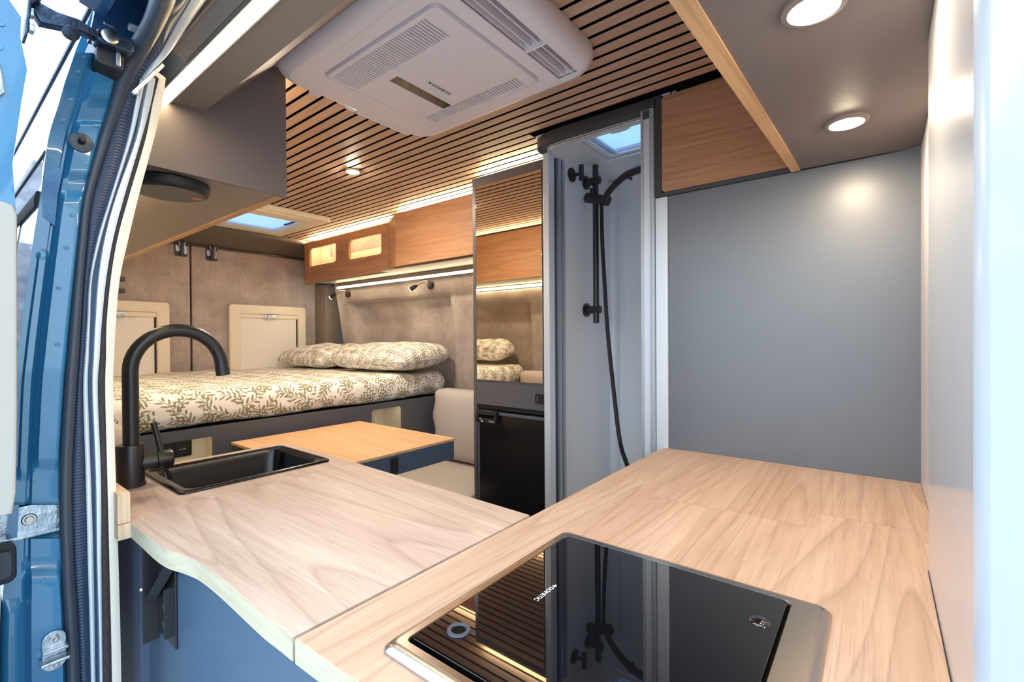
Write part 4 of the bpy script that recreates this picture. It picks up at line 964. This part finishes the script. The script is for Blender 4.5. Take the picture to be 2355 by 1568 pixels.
# outer body side behind the opening, roof edge, side window seals
bodyX = [(.05, .079), (.684, .080), (.872, .088), (1.013, .095), (1.156, .1003), (1.272, .1104), (1.346, .1182), (1.417, .126), (1.489, .135), (1.588, .147), (1.681, .164), (1.767, .184), (1.85, .208), (1.92, .231), (1.96, .246), (2.03, .262), (2.10, .278), (2.14, .32), (2.155, .40)]
def bx_at(z):
    for (a, xa), (b, xb) in zip(bodyX, bodyX[1:]):
        if z <= b: return xa + (xb-xa)*(z-a)/(b-a)
    return bodyX[-1][1]
sk_ = loft('van_side', [[(x, y, z) for z, x in bodyX] + [(x+.012, y, z) for z, x in reversed(bodyX)] for y in (1.133, 1.6, 2.2, 2.9, 3.6)], M_['paint'], None, smooth=60); struct(sk_)
for z0, z1, m, out, nm in ((1.935, 1.965, 'rubber_d', .006, 'gutter_seal'), (1.570, 1.577, 'rubber_d', .0015, 'window_trim'), (1.475, 1.503, 'rubber_d', .003, 'window_trim')):
    loft(nm, [[(bx_at(z0)-out, y, z0), (bx_at((z0+z1)/2)-out*1.6, y, (z0+z1)/2), (bx_at(z1)-out, y, z1), (bx_at(z1)+.004, y, z1), (bx_at(z0)+.004, y, z0)] for y in (1.16, 2.0, 3.5)], M_[m], sk_)
loft('window_glass', [[(bx_at(z)-.0015, y, z) for z in (1.20, 1.30, 1.40, 1.475)] + [(bx_at(z)+.002, y, z) for z in (1.475, 1.40, 1.30, 1.20)] for y in (1.35, 2.0, 2.6)], M_['hobglass'], sk_)
struct(prism('roof', rect(.38, 2.16, -.6, 3.66), 'z', 2.10, 2.12, M_['pillar'], holes=[rect(H1[0]-.06, H1[1]+.06, H1[2]-.06, H1[3]+.06), rect(H2[0]-.06, H2[1]+.06, H2[2]-.06, H2[3]+.06)], smooth=None))
struct(box('trim_10', (.235, .40, -.6, 1.12, 1.90, 2.10), M_['paint_shaded']))
struct(prism('trim_11', [(.172, 1.80), (.205, 1.79), (.225, 1.835), (.24, 1.90), (.24, 2.14), (.21, 2.10)], 'y', -.6, 1.04, M_['paint_shaded'], smooth=None))

# sliding door pushed back, seen edge on, and its roller arm
sd = thing('sliding_door', 'blue edge of the opened sliding door at the left photo border', 'door', (.06, 1.05, .1))
dz = [(.10, .030, .064), (.9, .034, .068), (.985, .036, .0735), (1.02, .037, .084), (1.16, .040, .0915), (1.42, .052, .094), (1.50, .058, .0905), (1.60, .062, .1010), (1.645, .066, .1070), (1.69, .068, .1005), (1.72, .070, .1015), (1.735, .072, .092), (1.75, .075, .083)]
rings = [[(a, 1.0, z), (b, 1.0, z), (b+.001, 1.012, z), (b-.012, 1.035, z), (b-.014, 2.2, z), (a, 2.2, z)] for z, a, b in dz]
loft('door_shell', rings, M_['paint'], sd, smooth=35)
prism('inner_trim', [(.050, .99), (.0845, .99), (.0885, 1.02), (.091, 1.15), (.0935, 1.425), (.089, 1.437), (.080, 1.44), (.050, 1.44)], 'y', .985, .998, M_['door_trim'], sd, bev=.004)
prism('latch_plate', [(.055, 1.56), (.0835, 1.60), (.079, 1.64), (.055, 1.65)], 'y', .9955, .9995, M_['zinc'], sd, bev=.001)
lathe('screw', [(0, 0), (.007, 0), (.006, .002), (0, .003)], (.066, .9955, 1.62), (0, -1, 0), M_['dark_steel'], sd, 16)
for x, z in ((.080, 1.700), (.078, 1.665)): lathe('boss', [(.005, 0), (.0045, .0015), (0, .001)], (x, 1.0, z), (0, -1, 0), M_['paint'], sd, 14)
ra_ = thing('roller_arm', 'dark steel roller arm joining the sliding door to its top track', 'hinge', (.15, 1.03, 1.72))
prism('foot', [(.1035, 1.690), (.1065, 1.690), (.1115, 1.738), (.122, 1.752), (.118, 1.757), (.108, 1.748)], 'y', .985, 1.02, M_['dark_steel'], ra_, bev=.0015)
prism('arm', [(.110, 1.744), (.118, 1.755), (.140, 1.750), (.165, 1.752), (.185, 1.745), (.200, 1.742), (.200, 1.733), (.165, 1.734), (.140, 1.728), (.122, 1.724)], 'y', 1.000, 1.022, M_['dark_steel'], ra_, bev=.003)
for z in (1.708, 1.731): box('bolt', (.1085, .1145, .990, 1.004, z-.007, z+.005), M_['zinc'], ra_, bev=.001)
lathe('pivot', [(0, 0), (.011, 0), (.011, .004), (.006, .006), (0, .006)], (.156, 1.004, 1.727), (0, -.7, -.7), M_['dark_steel'], ra_, 20)
prism('knuckle', [(.178, 1.748), (.200, 1.752), (.236, 1.757), (.242, 1.750), (.236, 1.739), (.205, 1.737), (.180, 1.739)], 'y', 1.006, 1.030, M_['dark_steel'], ra_, bev=.003)
prism('carriage', rrect(.186, .236, 1.728, 1.751, .009), 'y', 1.000, 1.034, M_['dark_steel'], ra_, bev=.003)
lathe('roller', [(0, 0), (.011, 0), (.0115, .003), (.007, .0045), (0, .004)], (.203, .999, 1.741), (0, -1, 0), M_['steel'], ra_, 22)
lathe('cap', [(0, 0), (.010, 0), (.010, .003), (.006, .004), (0, .004)], (.207, 1.008, 1.764), (0, -.6, .8), M_['dark_steel'], ra_, 20)
lathe('guide_wheel', [(0, 0), (.013, 0), (.014, .006), (.012, .012), (0, .013)], (.243, 1.012, 1.772), (0, -.5, .85), M_['rubber'], ra_, 20)
prism('track_end', rrect(.190, .226, 1.702, 1.732, .006), 'y', 1.02, 1.075, M_['rubber_d'], ra_, bev=.003)
box('spring', (.214, .220, 1.012, 1.021, 1.705, 1.728), M_['zinc'], ra_, bev=.001)

struct(prism('trim_12', [(0.2038, 1.8944), (0.2896, 1.9051), (0.2811, 1.8407), (0.2447, 1.7794), (0.2214, 1.7655), (0.1997, 1.7572), (0.1884, 1.7552), (0.1963, 1.8051)], 'y', 1.066, 1.08, M_['paint_shaded'], smooth=None))  # dark sheet standing for the shade in the roller track recess
# stone building far behind, reflected in the body side
bd = thing('stone_building', 'distant grey stone tower and wall beyond the open door', 'building', (-2.5, 15, -.55))
boxes('wall', [(-9, .6, 15, 18, -.55, 3.6), (-.75, -.1, 14.9, 17, -.55, 5.6)], M_['stone'], bd)
